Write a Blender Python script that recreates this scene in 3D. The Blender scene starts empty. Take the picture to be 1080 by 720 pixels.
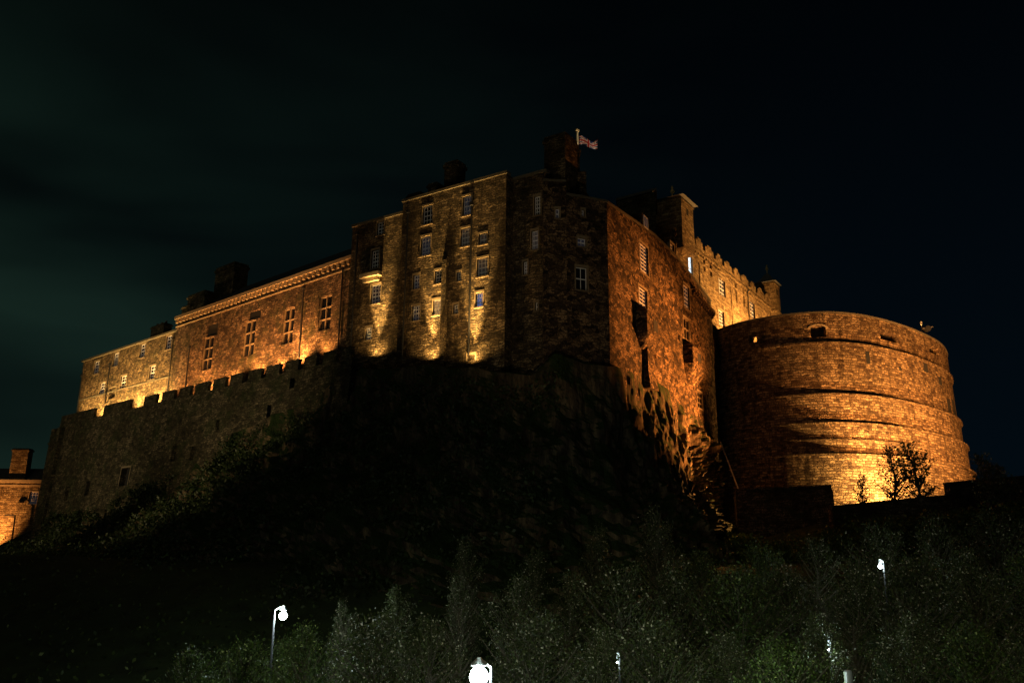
import bpy, bmesh, math, random
import numpy as np
from mathutils import Vector, noise, Matrix

R = math.radians
rnd = random.Random(7)
sc = bpy.context.scene
col = sc.collection

# ------------------------------------------------------------------ camera
F, PITCH, ROLL, CAMZ = 900.0, 14.7, 0.5, 1.7
cd = bpy.data.cameras.new("camera"); cam = bpy.data.objects.new("camera", cd); col.objects.link(cam)
cd.lens = F / 1080 * 36; cd.sensor_width = 36; cd.clip_end = 6000; cd.clip_start = 0.1
p, r = R(PITCH), R(ROLL)
fw = np.array([0, math.cos(p), math.sin(p)]); up0 = np.array([0, -math.sin(p), math.cos(p)]); rt0 = np.array([1.0, 0, 0])
rt = rt0 * math.cos(r) + up0 * math.sin(r); up = -rt0 * math.sin(r) + up0 * math.cos(r)
m = Matrix(((rt[0], up[0], -fw[0]), (rt[1], up[1], -fw[1]), (rt[2], up[2], -fw[2])))
cam.matrix_world = Matrix.Translation((0, 0, CAMZ)) @ m.to_4x4()
sc.camera = cam

# ------------------------------------------------------------------ sky
w = bpy.data.worlds.new("World"); sc.world = w; w.use_nodes = True
nt = w.node_tree; nt.nodes.clear()
def N(nt, t, **k):
    n = nt.nodes.new(t)
    for a, b in k.items(): setattr(n, a, b)
    return n
def L(nt, a, b): nt.links.new(a, b)
out = N(nt, "ShaderNodeOutputWorld"); bg = N(nt, "ShaderNodeBackground"); bg2 = N(nt, "ShaderNodeBackground"); ad = N(nt, "ShaderNodeAddShader")
sky = N(nt, "ShaderNodeTexSky"); sky.sky_type = 'NISHITA'; sky.sun_disc = False
sky.sun_elevation = R(-4); sky.sun_rotation = R(200); bg2.inputs[1].default_value = 0.01
L(nt, sky.outputs[0], bg2.inputs[0])
tc = N(nt, "ShaderNodeTexCoord"); mp = N(nt, "ShaderNodeMapping"); mp.inputs['Scale'].default_value = (1.3, 1.3, 5.0); mp.inputs['Rotation'].default_value = (0.2, 0.35, 0.4)
L(nt, tc.outputs['Generated'], mp.inputs[0])
nz = N(nt, "ShaderNodeTexNoise"); nz.inputs['Scale'].default_value = 1.3; nz.inputs['Detail'].default_value = 3; nz.inputs['Roughness'].default_value = 0.45; nz.inputs['Distortion'].default_value = 0.4
L(nt, mp.outputs[0], nz.inputs['Vector'])
sp = N(nt, "ShaderNodeSeparateXYZ"); L(nt, tc.outputs['Generated'], sp.inputs[0])
cr = N(nt, "ShaderNodeValToRGB"); L(nt, nz.outputs[0], cr.inputs[0])
cr.color_ramp.elements[0].position = 0.38; cr.color_ramp.elements[0].color = (0.0005, 0.0012, 0.0014, 1)
cr.color_ramp.elements[1].position = 0.66; cr.color_ramp.elements[1].color = (0.0042, 0.0105, 0.0078, 1)
# the town's glow lights the left of the sky green-grey, the right stays navy
mr = N(nt, "ShaderNodeMapRange"); mr.inputs[1].default_value = -0.55; mr.inputs[2].default_value = 0.35; L(nt, sp.outputs[0], mr.inputs[0])
mx = N(nt, "ShaderNodeMix"); mx.data_type = 'RGBA'; mx.inputs[7].default_value = (0.0004, 0.0015, 0.0026, 1)
L(nt, mr.outputs[0], mx.inputs[0]); L(nt, cr.outputs[0], mx.inputs[6])
mz = N(nt, "ShaderNodeMapRange"); mz.inputs[1].default_value = 0.12; mz.inputs[2].default_value = 0.62; mz.inputs[3].default_value = 1.9; mz.inputs[4].default_value = 0.35; L(nt, sp.outputs[2], mz.inputs[0])
vm = N(nt, "ShaderNodeVectorMath"); vm.operation = 'SCALE'; L(nt, mx.outputs[2], vm.inputs[0]); L(nt, mz.outputs[0], vm.inputs['Scale'])
L(nt, vm.outputs[0], bg.inputs[0]); bg.inputs[1].default_value = 1.05
L(nt, bg.outputs[0], ad.inputs[0]); L(nt, bg2.outputs[0], ad.inputs[1]); L(nt, ad.outputs[0], out.inputs[0])

sc.view_settings.view_transform = 'Standard'; sc.view_settings.look = 'None'
sc.view_settings.gamma = 1; sc.view_settings.exposure = 0.0; sc.view_settings.use_curve_mapping = False

# added ambient fill for town glow: one very weak, wide, warm-grey light from behind and above the camera
sd = bpy.data.lights.new("town_glow_fill", 'SUN'); sd.energy = 0.055; sd.angle = R(40); sd.color = (1.0, 0.86, 0.55)
so = bpy.data.objects.new("town_glow_fill", sd); col.objects.link(so); so.rotation_euler = (R(66), 0, R(-32))

# ------------------------------------------------------------------ rays
def ray(x, y): return fw * F + rt * (x - 540) - up * (y - 360)
def atY(x, y, Y):
    d = ray(x, y); return Vector((d[0] * Y / d[1], Y, CAMZ + d[2] * Y / d[1]))

# ------------------------------------------------------------------ mesh helpers
def auto_uv(bm, off=(0, 0)):
    uv = bm.loops.layers.uv.verify()
    for f in bm.faces:
        n = f.normal
        if n.length < 1e-6: f.normal_update(); n = f.normal
        if abs(n.z) > 0.75:
            for l in f.loops: l[uv].uv = (l.vert.co.x, l.vert.co.y)
        else:
            t = Vector((-n.y, n.x, 0)); t.normalize()
            for l in f.loops: l[uv].uv = (l.vert.co.dot(t) + off[0], l.vert.co.z + off[1])

def obj(name, bm, mat, parent=None, uv=True, smooth=False, label=None, cat=None, group=None, kind=None):
    if uv:
        bm.normal_update(); auto_uv(bm)
    me = bpy.data.meshes.new(name)
    o = bpy.data.objects.new(name, me); col.objects.link(o)
    if parent is not None:
        rl = parent
        off = Vector((0, 0, 0))
        while rl is not None: off += rl.location; rl = rl.parent
        bmesh.ops.translate(bm, verts=bm.verts, vec=-off)
        o.parent = parent
    bm.to_mesh(me); bm.free()
    if smooth:
        for q in me.polygons: q.use_smooth = True
    me.materials.append(mat)
    tag(o, label, cat, group, kind)
    return o

def tag(o, label=None, cat=None, group=None, kind=None):
    if label: o['label'] = label
    if cat: o['category'] = cat
    if group: o['group'] = group
    if kind: o['kind'] = kind
    return o

def root(name, loc, label, cat, group=None):
    o = bpy.data.objects.new(name, None); col.objects.link(o); o.location = loc; o.empty_display_size = 0.5
    return tag(o, label, cat, group)

def hexa(bm, c):   # 8 corners: bottom 4 ccw, top 4 ccw
    v = [bm.verts.new(q) for q in c]
    for f in ((3, 2, 1, 0), (4, 5, 6, 7), (0, 1, 5, 4), (1, 2, 6, 5), (2, 3, 7, 6), (3, 0, 4, 7)):
        bm.faces.new([v[i] for i in f])
def box(bm, x0, x1, y0, y1, z0, z1):
    hexa(bm, [(x0, y0, z0), (x1, y0, z0), (x1, y1, z0), (x0, y1, z0), (x0, y0, z1), (x1, y0, z1), (x1, y1, z1), (x0, y1, z1)])
def tube(bm, pts, rads, n=8, cap=True):
    rings = []
    for i, q in enumerate(pts):
        q = Vector(q)
        a = Vector(pts[max(i - 1, 0)]); b = Vector(pts[min(i + 1, len(pts) - 1)])
        d = (b - a).normalized(); u = d.cross(Vector((0.13, 0.27, 1) if abs(d.z) < 0.9 else (1, 0.1, 0))).normalized(); v = d.cross(u)
        rr = rads[i] if hasattr(rads, '__len__') else rads
        rings.append([bm.verts.new(q + u * rr * math.cos(2 * math.pi * k / n) + v * rr * math.sin(2 * math.pi * k / n)) for k in range(n)])
    for a, b in zip(rings, rings[1:]):
        for k in range(n): bm.faces.new((a[k], a[(k + 1) % n], b[(k + 1) % n], b[k]))
    if cap:
        bm.faces.new(rings[0][::-1]); bm.faces.new(rings[-1])
def lathe(bm, c, prof, n=16):
    rings = []
    for rr, z in prof:
        rings.append([bm.verts.new((c[0] + rr * math.cos(2 * math.pi * k / n), c[1] + rr * math.sin(2 * math.pi * k / n), c[2] + z)) for k in range(n)])
    for a, b in zip(rings, rings[1:]):
        for k in range(n): bm.faces.new((a[k], a[(k + 1) % n], b[(k + 1) % n], b[k]))
    bm.faces.new(rings[0][::-1]); bm.faces.new(rings[-1])

# ------------------------------------------------------------------ materials
def newmat(name):
    m = bpy.data.materials.new(name); m.use_nodes = True
    n = m.node_tree; b = n.nodes['Principled BSDF']; return m, n, b
def plain(name, c, rough=0.8, metal=0.0, nscale=None, namt=0.3):
    m, n, b = newmat(name); b.inputs['Base Color'].default_value = (*c, 1); b.inputs['Roughness'].default_value = rough; b.inputs['Metallic'].default_value = metal
    if nscale:
        t = N(n, "ShaderNodeTexCoord"); z = N(n, "ShaderNodeTexNoise"); z.inputs['Scale'].default_value = nscale; z.inputs['Detail'].default_value = 5
        L(n, t.outputs['Object'], z.inputs['Vector'])
        q = N(n, "ShaderNodeMix"); q.data_type = 'RGBA'; q.inputs[6].default_value = (*[v * (1 - namt) for v in c], 1); q.inputs[7].default_value = (*[min(1, v * (1 + namt)) for v in c], 1)
        L(n, z.outputs[0], q.inputs[0]); L(n, q.outputs[2], b.inputs['Base Color'])
        bp = N(n, "ShaderNodeBump"); bp.inputs['Strength'].default_value = 0.4; bp.inputs['Distance'].default_value = 0.05; L(n, z.outputs[0], bp.inputs['Height']); L(n, bp.outputs[0], b.inputs['Normal'])
    return m
def emit(name, c, s, base=None):
    m, n, b = newmat(name); b.inputs['Base Color'].default_value = (*(base or c), 1); b.inputs['Roughness'].default_value = .2; b.inputs['Emission Color'].default_value = (*c, 1); b.inputs['Emission Strength'].default_value = s
    return m

def stone(name, light, mid, dark, bw=0.62, bh=0.3, warp=0.14, pock=0.5, stain=0.6, bump=1.0, streak=0.3, mortar=0.05, dist=0.26, vines=0.0, cellmix=0.5):
    m, n, b = newmat(name); b.inputs['Roughness'].default_value = 0.92
    b.inputs['Specular IOR Level'].default_value = 0.2
    uv = N(n, "ShaderNodeUVMap")
    def noise_(scale, det=4, rough=0.6, vec=None, sx=1, sy=1):
        z = N(n, "ShaderNodeTexNoise"); z.inputs['Scale'].default_value = scale; z.inputs['Detail'].default_value = det; z.inputs['Roughness'].default_value = rough
        src = vec or uv.outputs[0]
        if sx != 1 or sy != 1:
            q = N(n, "ShaderNodeMapping"); q.inputs['Scale'].default_value = (sx, sy, 1); L(n, src, q.inputs[0]); src = q.outputs[0]
        L(n, src, z.inputs['Vector']); return z
    def math_(op, a, c, clamp=False):
        q = N(n, "ShaderNodeMath"); q.operation = op; q.use_clamp = clamp
        for i, v in enumerate((a, c)):
            if v is None: continue
            if isinstance(v, (int, float)): q.inputs[i].default_value = v
            else: L(n, v, q.inputs[i])
        return q.outputs[0]
    def rng(v, a, c, lo=0.0, hi=1.0):
        q = N(n, "ShaderNodeMapRange"); L(n, v, q.inputs[0]); q.inputs[1].default_value = a; q.inputs[2].default_value = c; q.inputs[3].default_value = lo; q.inputs[4].default_value = hi; return q.outputs[0]
    def mix(f, a, c, bt='MIX'):
        q = N(n, "ShaderNodeMix"); q.data_type = 'RGBA'; q.blend_type = bt; q.clamp_factor = True
        for i, v in ((0, f), (6, a), (7, c)):
            if isinstance(v, (int, float)): q.inputs[i].default_value = v
            elif isinstance(v, tuple): q.inputs[i].default_value = (*v, 1)
            else: L(n, v, q.inputs[i])
        return q.outputs[2]
    wn = noise_(1.1, 3, 0.6)
    ws = N(n, "ShaderNodeVectorMath"); ws.operation = 'SUBTRACT'; L(n, wn.outputs[1], ws.inputs[0]); ws.inputs[1].default_value = (0.5, 0.5, 0.5)
    wm = N(n, "ShaderNodeVectorMath"); wm.operation = 'SCALE'; L(n, ws.outputs[0], wm.inputs[0]); wm.inputs['Scale'].default_value = warp * 6
    wa = N(n, "ShaderNodeVectorMath"); wa.operation = 'ADD'; L(n, uv.outputs[0], wa.inputs[0]); L(n, wm.outputs[0], wa.inputs[1])
    br = N(n, "ShaderNodeTexBrick"); br.inputs['Scale'].default_value = 1; br.inputs['Brick Width'].default_value = bw; br.inputs['Row Height'].default_value = bh
    br.inputs['Mortar Size'].default_value = mortar; br.inputs['Mortar Smooth'].default_value = 0.6; br.inputs['Bias'].default_value = 0.0
    br.inputs['Color1'].default_value = (0, 0, 0, 1); br.inputs['Color2'].default_value = (1, 1, 1, 1); br.inputs['Mortar'].default_value = (0.5, 0.5, 0.5, 1)
    br.squash = 1.3; br.squash_frequency = 3
    L(n, wa.outputs[0], br.inputs['Vector'])
    # rubble cells
    vo = N(n, "ShaderNodeTexVoronoi"); vo.inputs['Scale'].default_value = 1.0; vmq = N(n, "ShaderNodeMapping"); vmq.inputs['Scale'].default_value = (1.5 , 2.6, 1); L(n, wa.outputs[0], vmq.inputs[0]); L(n, vmq.outputs[0], vo.inputs['Vector'])
    sx = N(n, "ShaderNodeSeparateColor"); L(n, vo.outputs['Color'], sx.inputs[0])
    # stone to stone variation
    cm = N(n, "ShaderNodeMix"); cm.inputs[0].default_value = cellmix; L(n, br.outputs['Color'], cm.inputs[2]); L(n, sx.outputs[1], cm.inputs[3])
    rmp = N(n, "ShaderNodeValToRGB"); L(n, cm.outputs[0], rmp.inputs[0])
    e = rmp.color_ramp.elements; e[0].position = 0.15; e[0].color = (*[v * .55 for v in dark], 1); e[1].position = 0.85; e[1].color = (*light, 1); e2 = e.new(0.5); e2.color = (*[v * .8 for v in mid], 1)
    cell = rng(sx.outputs[0], 0.12, 0.36)                           # some cells nearly black (holes, missing and sooty stones)
    c1 = mix(math_('MULTIPLY', math_('SUBTRACT', 1.0, cell), pock), rmp.outputs[0], tuple(v * 0.25 for v in dark))
    fine = noise_(5.0, 5, 0.75)
    c2 = mix(0.85, c1, mix(rng(fine.outputs[0], 0.36, 0.64), (0.12, 0.11, 0.10), (1.6, 1.5, 1.35)), 'MULTIPLY')
    big = noise_(0.16, 5, 0.7)
    c3 = mix(math_('MULTIPLY', rng(big.outputs[0], 0.44, 0.62), stain), c2, mix(1.0, c2, (0.28, 0.29, 0.24), 'MULTIPLY'))
    st = noise_(1.0, 4, 0.65, None, 0.9, 0.10)
    c4 = mix(math_('MULTIPLY', rng(st.outputs[0], 0.52, 0.68), streak), c3, mix(1.0, c3, (0.15, 0.14, 0.12), 'MULTIPLY'))
    c5 = mix(rng(br.outputs['Fac'], 0.0, 1.0, 0.0, 0.9), c4, tuple(v * 0.45 for v in dark))
    if vines:
        vn = noise_(0.35, 6, 0.75); c5 = mix(math_('MULTIPLY', rng(vn.outputs[0], 0.5, 0.6), vines), c5, (0.03, 0.05, 0.015))
    L(n, c5, b.inputs['Base Color'])
    h = math_('ADD', math_('MULTIPLY', math_('SUBTRACT', 1.0, br.outputs['Fac']), 0.6), math_('MULTIPLY', fine.outputs[0], 0.75))
    h = math_('ADD', h, math_('MULTIPLY', cell, 0.55 * pock))
    h = math_('ADD', h, math_('MULTIPLY', br.outputs['Color'], 0.35))
    bp = N(n, "ShaderNodeBump"); bp.inputs['Strength'].default_value = bump; bp.inputs['Distance'].default_value = dist
    L(n, h, bp.inputs['Height']); L(n, bp.outputs[0], b.inputs['Normal'])
    return m

M = {}
M['hall'] = stone('masonry_hall', (0.46, 0.33, 0.23), (0.33, 0.22, 0.15), (0.12, 0.08, 0.06), pock=0.6, stain=0.8, streak=0.6, vines=0.35)
M['wing'] = stone('masonry_wing', (0.50, 0.38, 0.24), (0.34, 0.24, 0.15), (0.14, 0.10, 0.07), pock=0.55, stain=0.45, streak=0.3, vines=0.25)
M['block'] = stone('masonry_block', (0.42, 0.33, 0.22), (0.27, 0.20, 0.13), (0.11, 0.085, 0.06), bw=0.7, bh=0.27, pock=0.6, stain=0.85, streak=0.8)
M['rubble'] = stone('masonry_rubble', (0.44, 0.30, 0.19), (0.31, 0.21, 0.135), (0.12, 0.08, 0.055), bw=0.55, bh=0.33, warp=0.2, pock=1.0, stain=0.75, cellmix=0.75, streak=0.4, dist=0.24)
M['drum'] = stone('masonry_drum', (0.50, 0.37, 0.24), (0.35, 0.25, 0.16), (0.17, 0.105, 0.07), bw=0.66, bh=0.34, warp=0.07, pock=0.4, stain=0.45, streak=0.85, cellmix=0.3, mortar=0.05, dist=0.24)
M['palace'] = stone('masonry_palace', (0.52, 0.41, 0.26), (0.42, 0.31, 0.19), (0.25, 0.17, 0.10), bw=0.9, bh=0.36, warp=0.04, pock=0.3, stain=0.5, streak=0.35)
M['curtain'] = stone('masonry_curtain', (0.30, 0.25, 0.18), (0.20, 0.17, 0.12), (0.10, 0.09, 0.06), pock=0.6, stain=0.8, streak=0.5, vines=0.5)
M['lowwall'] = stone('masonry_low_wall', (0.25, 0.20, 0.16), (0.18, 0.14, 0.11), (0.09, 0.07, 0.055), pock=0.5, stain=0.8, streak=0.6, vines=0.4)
M['ashlar'] = plain('dressed_stone', (0.36, 0.28, 0.18), 0.85, nscale=3, namt=0.5)
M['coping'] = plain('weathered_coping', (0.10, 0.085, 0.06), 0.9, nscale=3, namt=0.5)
M['sill'] = plain('window_margin_stone', (0.25, 0.19, 0.12), 0.85, nscale=3, namt=0.4)
M['mullion'] = plain('mullion_stone', (0.17, 0.125, 0.08), 0.9, nscale=3, namt=0.4)
M['slate'] = plain('roof_slate', (0.06, 0.062, 0.068), 0.7, nscale=2, namt=0.5)
M['lead'] = plain('roof_lead', (0.17, 0.175, 0.19), 0.45, 0.3, nscale=2)
M['white'] = plain('white_painted_wood', (0.72, 0.72, 0.78), 0.5)
M['iron'] = plain('black_iron', (0.03, 0.03, 0.035), 0.5, 0.4)
M['galv'] = plain('grey_steel', (0.42, 0.44, 0.45), 0.4, 0.5)
M['gold'] = plain('gilded_stone', (0.62, 0.45, 0.2), 0.5, nscale=6)
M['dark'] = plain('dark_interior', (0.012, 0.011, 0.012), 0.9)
def glass():
    m, n, b = newmat('window_glass'); b.inputs['Base Color'].default_value = (0.010, 0.011, 0.016, 1); b.inputs['Roughness'].default_value = 0.10; b.inputs['Specular IOR Level'].default_value = 0.4
    return m
M['glass'] = glass()
def blind():
    m, n, b = newmat('window_blind'); b.inputs['Base Color'].default_value = (0.20, 0.195, 0.26, 1); b.inputs['Roughness'].default_value = 0.35; return m
M['blind'] = blind()
M['lit'] = emit('lit_window', (0.60, 0.85, 1.0), 1.3)
M['litblue'] = emit('blue_lit_window', (0.20, 0.32, 0.85), 0.30, (.04, .05, .08))
M['reflwarm'] = emit('warm_reflection_pane', (1.0, 0.55, 0.2), 0.35, (.06, .05, .04))  # emission paints a floodlight reflection into the pane
M['dim'] = emit('pane_ambient_glow', (0.55, 0.52, 0.75), 0.016, (.035, .035, .05))  # faint emission stands in for ambient light reflected by the panes
M['lamp'] = emit('lamp_glow', (0.86, 1.0, 0.97), 30.0)

# ------------------------------------------------------------------ walls along a path, with real openings
class Wall:
    def __init__(s, pts, z0, z1, wf=None):
        s.p = [Vector((q[0], q[1])) for q in pts]; s.z0 = z0; s.z1 = z1
        s.s = [0]
        for a, b in zip(s.p, s.p[1:]): s.s.append(s.s[-1] + (b - a).length)
        s.Ln = s.s[-1]; s.holes = []; s.wf = wf or (lambda z: 0.0); s.wins = []
        s.nn = []
        for i in range(len(s.p)):
            a = s.p[max(i - 1, 0)]; b = s.p[min(i + 1, len(s.p) - 1)]; d = (b - a).normalized(); s.nn.append(Vector((d.y, -d.x)))
    def P(s, u, z, w=0.0):
        i = 0
        while i < len(s.p) - 2 and u > s.s[i + 1]: i += 1
        t = (u - s.s[i]) / (s.s[i + 1] - s.s[i]); q = s.p[i].lerp(s.p[i + 1], t); n = s.nn[i].lerp(s.nn[i + 1], min(max(t, 0), 1)).normalized()
        q = q + n * (w + s.wf(z)); return Vector((q.x, q.y, z))
    def hit(s, x, y):
        d = ray(x, y); best = None
        for i in range(len(s.p) - 1):
            a, b = s.p[i], s.p[i + 1]; e = b - a
            det = d[0] * -e.y + d[1] * e.x
            if abs(det) < 1e-9: continue
            t = (a.x * -e.y + a.y * e.x) / det; k = (d[0] * a.y - d[1] * a.x) / det * -1
            k = ((d[0] * t - a.x) * e.x + (d[1] * t - a.y) * e.y) / e.length_squared
            ok = (-1e-6 <= k <= 1 + 1e-6)
            if len(s.p) == 2: ok = True
            if ok and t > 0 and (best is None or t < best[0]): best = (t, s.s[i] + k * e.length)
        if best is None: raise ValueError(f"no hit {x},{y}")
        return best[1], CAMZ + d[2] * best[0]
    def rect(s, cx, cy, pw, ph):
        u, z = s.hit(cx, cy); u0, _ = s.hit(cx - pw / 2, cy); u1, _ = s.hit(cx + pw / 2, cy); _, za = s.hit(cx, cy + ph / 2); _, zb = s.hit(cx, cy - ph / 2)
        return u0, u1, za, zb
    def face(s, bm, step=3.0, top=None, depth=0.35, back=None):
        uvl = bm.loops.layers.uv.verify()
        tf = top or (lambda u: s.z1)
        us = {0.0, s.Ln}; zs = {s.z0}
        if len(s.p) > 2:
            us.update(s.s)
        k = int(s.Ln / step) + 1
        us.update(s.Ln * i / k for i in range(k + 1))
        for h in s.holes: us.update(h[:2]); zs.update(h[2:4])
        us = sorted(q for q in us if -1e-9 <= q <= s.Ln + 1e-9); zs = sorted(q for q in zs if s.z0 <= q)
        us = [q for i, q in enumerate(us) if i == 0 or q - us[i - 1] > 1e-4]
        if top: zs = sorted(set(zs))
        def inh(a, b, c, d):
            mu, mz = (a + b) / 2, (c + d) / 2
            return any(h[0] < mu < h[1] and h[2] < mz < h[3] for h in s.holes)
        V = {}
        def vert(u, z, w=0):
            key = (round(u, 4), round(z, 4), round(w, 3))
            if key not in V: V[key] = bm.verts.new(s.P(u, z, w))
            return V[key]
        def quad(q):   # list of (u,z,w)
            vs = [vert(*c) for c in q]
            if len(set(vs)) < 3: return
            try: f = bm.faces.new(vs)
            except ValueError: return
            for l, c in zip(f.loops, q): l[uvl].uv = (c[0] + c[2], c[1])
        for a, b in zip(us, us[1:]):
            ta, tb = tf(a), tf(b)
            zz = [z for z in zs if z < min(ta, tb) - 0.02]
            for c, d in zip(zz, zz[1:]):
                if not inh(a, b, c, d): quad([(a, c, 0), (b, c, 0), (b, d, 0), (a, d, 0)])
            quad([(a, zz[-1], 0), (b, zz[-1], 0), (b, tb, 0), (a, ta, 0)])
        for h in s.holes:
            u0, u1, c, d = h[:4]; dp = h[4] if len(h) > 4 else depth
            quad([(u0, c, 0), (u0, c, -dp), (u1, c, -dp), (u1, c, 0)])
            quad([(u0, d, 0), (u1, d, 0), (u1, d, -dp), (u0, d, -dp)])
            quad([(u0, c, 0), (u0, d, 0), (u0, d, -dp), (u0, c, -dp)])
            quad([(u1, c, 0), (u1, c, -dp), (u1, d, -dp), (u1, d, 0)])
    def lb(s, bm, u0, u1, z0, z1, w0, w1):
        hexa(bm, [s.P(u0, z0, w1), s.P(u1, z0, w1), s.P(u1, z0, w0), s.P(u0, z0, w0), s.P(u0, z1, w1), s.P(u1, z1, w1), s.P(u1, z1, w0), s.P(u0, z1, w0)])

def window(W, rt_, cx, cy, pw, ph, kind='sash', nx=3, ny=5, surround=True, pane=None, depth=0.28, rect=None, label=None):
    u0, u1, za, zb = rect or W.rect(cx, cy, pw, ph)
    if kind != 'panel': W.holes.append((u0, u1, za, zb, depth if kind != 'hole' else 0.9))
    W.wins.append((rt_, u0, u1, za, zb, kind, nx, ny, surround, pane, depth, label))

def build_windows(W):
    for rt_, u0, u1, za, zb, kind, nx, ny, surround, pane, depth, label in W.wins:
        bm = bmesh.new(); e = 0.003
        if kind in ('hole', 'slit'):
            dd = 0.9 if kind == 'hole' else depth
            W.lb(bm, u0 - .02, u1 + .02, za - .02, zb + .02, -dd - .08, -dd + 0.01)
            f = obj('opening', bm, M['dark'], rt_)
            if surround:
                b2 = bmesh.new(); W.lb(b2, u0 - .16, u1 + .16, zb + e, zb + .24, -.1, .03); W.lb(b2, u0 - .16, u0 - e, za, zb, -.1, .025); W.lb(b2, u1 + e, u1 + .16, za, zb, -.1, .025)
                obj('surround', b2, M['sill'], f)
            continue
        if kind == 'panel': continue
        d0, d1 = -depth, -depth + 0.07
        fr = 0.09 if kind == 'sash' else 0.12
        mt = 0.065 if kind == 'sash' else 0.13
        if kind == 'stone': d1 = -depth + 0.22
        W.lb(bm, u0, u0 + fr, za, zb, d0, d1); W.lb(bm, u1 - fr, u1, za, zb, d0, d1)
        W.lb(bm, u0 + fr, u1 - fr, za, za + fr, d0, d1); W.lb(bm, u0 + fr, u1 - fr, zb - fr, zb, d0, d1)
        for i in range(1, nx):
            uu = u0 + (u1 - u0) * i / nx; W.lb(bm, uu - mt / 2, uu + mt / 2, za + fr, zb - fr, d0, d1 - .004)
        for i in range(1, ny):
            zz = za + (zb - za) * i / ny; t = mt if kind == 'stone' or i != ny // 2 else mt * 1.8
            W.lb(bm, u0 + fr, u1 - fr, zz - t / 2, zz + t / 2, d0, d1 - .008)
        f = obj('window', bm, M['white'] if kind == 'sash' else M['mullion'], rt_, label=label)
        b2 = bmesh.new(); W.lb(b2, u0 - .01, u1 + .01, za - .01, zb + .01, d0 - .05, d0 + .012)
        obj('pane', b2, M[pane or 'glass'], f)
        if surround:
            b2 = bmesh.new()
            W.lb(b2, u0 - .14, u1 + .14, zb + e, zb + .24, -.1, .05)
            W.lb(b2, u0 - .14, u0 - e, za, zb, -.1, .03); W.lb(b2, u1 + e, u1 + .14, za, zb, -.1, .03)
            obj('surround', b2, M['sill'], f)
            b3 = bmesh.new(); W.lb(b3, u0 - .18, u1 + .18, za - .15, za - e, -.1, .10); obj('sill', b3, M['mullion'], f)

def body(bm, W, pts_back, z0, top):
    """closes a building behind its faces: sides, back and top as one prism slightly inside the faces"""
    ps = [Vector((q.x, q.y)) for q in W] + [Vector(q) for q in pts_back]
    n = len(ps); lo = [bm.verts.new((q.x, q.y, z0)) for q in ps]; hi = [bm.verts.new((q.x, q.y, top)) for q in ps]
    k = len(W)
    for i in range(k - 1, n):
        j = (i + 1) % n
        bm.faces.new((lo[i], lo[j], hi[j], hi[i]))
    bm.faces.new(hi)

def vec2(a): return Vector((math.cos(R(a)), math.sin(R(a))))
def seg(A, ang, length): return [Vector((A.x, A.y)), Vector((A.x, A.y)) + vec2(ang) * length]
def pxu(A, ang, x, y):   # plan point on the vertical plane through A, heading ang, seen at pixel x,y
    W = Wall([Vector((A[0], A[1])), Vector((A[0], A[1])) + vec2(ang)], 0, 1); u, z = W.hit(x, y); return Vector((A[0], A[1])) + vec2(ang) * u, z

# plan, all from one survey of the photograph: heights come out level along each wall
K = Vector((3.05, 80.0))
aD, aH, aF, aP = -33.0, -41.0, 60.5, 56.0
nD = Vector((-0.5446, -0.8387)); nH = Vector((-0.6561, -0.7547)); nF = Vector((0.8704, -0.4924))

# ================================================================== STRUCTURE: terrain
def sstep(a, b, x):
    t = min(max((x - a) / (b - a), 0), 1); return t * t * (3 - 2 * t)
def ground_z(x, y):
    z = -6.5 * sstep(4, 14, y)
    z += 8.5 * sstep(50, 78, y)
    z += 5.0 * sstep(78, 100, y) * sstep(15, 40, x)
    z += 0.35 * noise.noise(Vector((x * 0.08, y * 0.08, 0)))
    z += 1.6 * sstep(0, 10, y) * sstep(12, 34, x) * (1 - sstep(45, 60, y))
    return z
def build_ground():
    bm = bmesh.new()
    xs = [-3000, -1200, -500, -250] + [-160 + 4 * i for i in range(81)] + [250, 500, 1200, 3000]
    ys = [-2500, -800, -200, -60] + [-20 + 3.5 * i for i in range(60)] + [230, 350, 700, 1500, 4500]
    g = [[bm.verts.new((x, y, ground_z(x, y))) for x in xs] for y in ys]
    for a, b in zip(g, g[1:]):
        for i in range(len(xs) - 1): bm.faces.new((a[i], a[i + 1], b[i + 1], b[i]))
    m, n, b = newmat('grass_bank'); b.inputs['Roughness'].default_value = 0.95
    t = N(n, "ShaderNodeTexCoord"); z = N(n, "ShaderNodeTexNoise"); z.inputs['Scale'].default_value = 0.6; z.inputs['Detail'].default_value = 8; L(n, t.outputs['Object'], z.inputs['Vector'])
    c = N(n, "ShaderNodeValToRGB"); L(n, z.outputs[0], c.inputs[0]); c.color_ramp.elements[0].position = .3; c.color_ramp.elements[0].color = (0.012, 0.022, 0.006, 1); c.color_ramp.elements[1].color = (0.05, 0.085, 0.02, 1)
    L(n, c.outputs[0], b.inputs['Base Color'])
    bp = N(n, "ShaderNodeBump"); bp.inputs['Distance'].default_value = 0.2; L(n, z.outputs[0], bp.inputs['Height']); L(n, bp.outputs[0], b.inputs['Normal'])
    obj('ground', bm, m, smooth=True, kind='structure')
build_ground()

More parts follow.
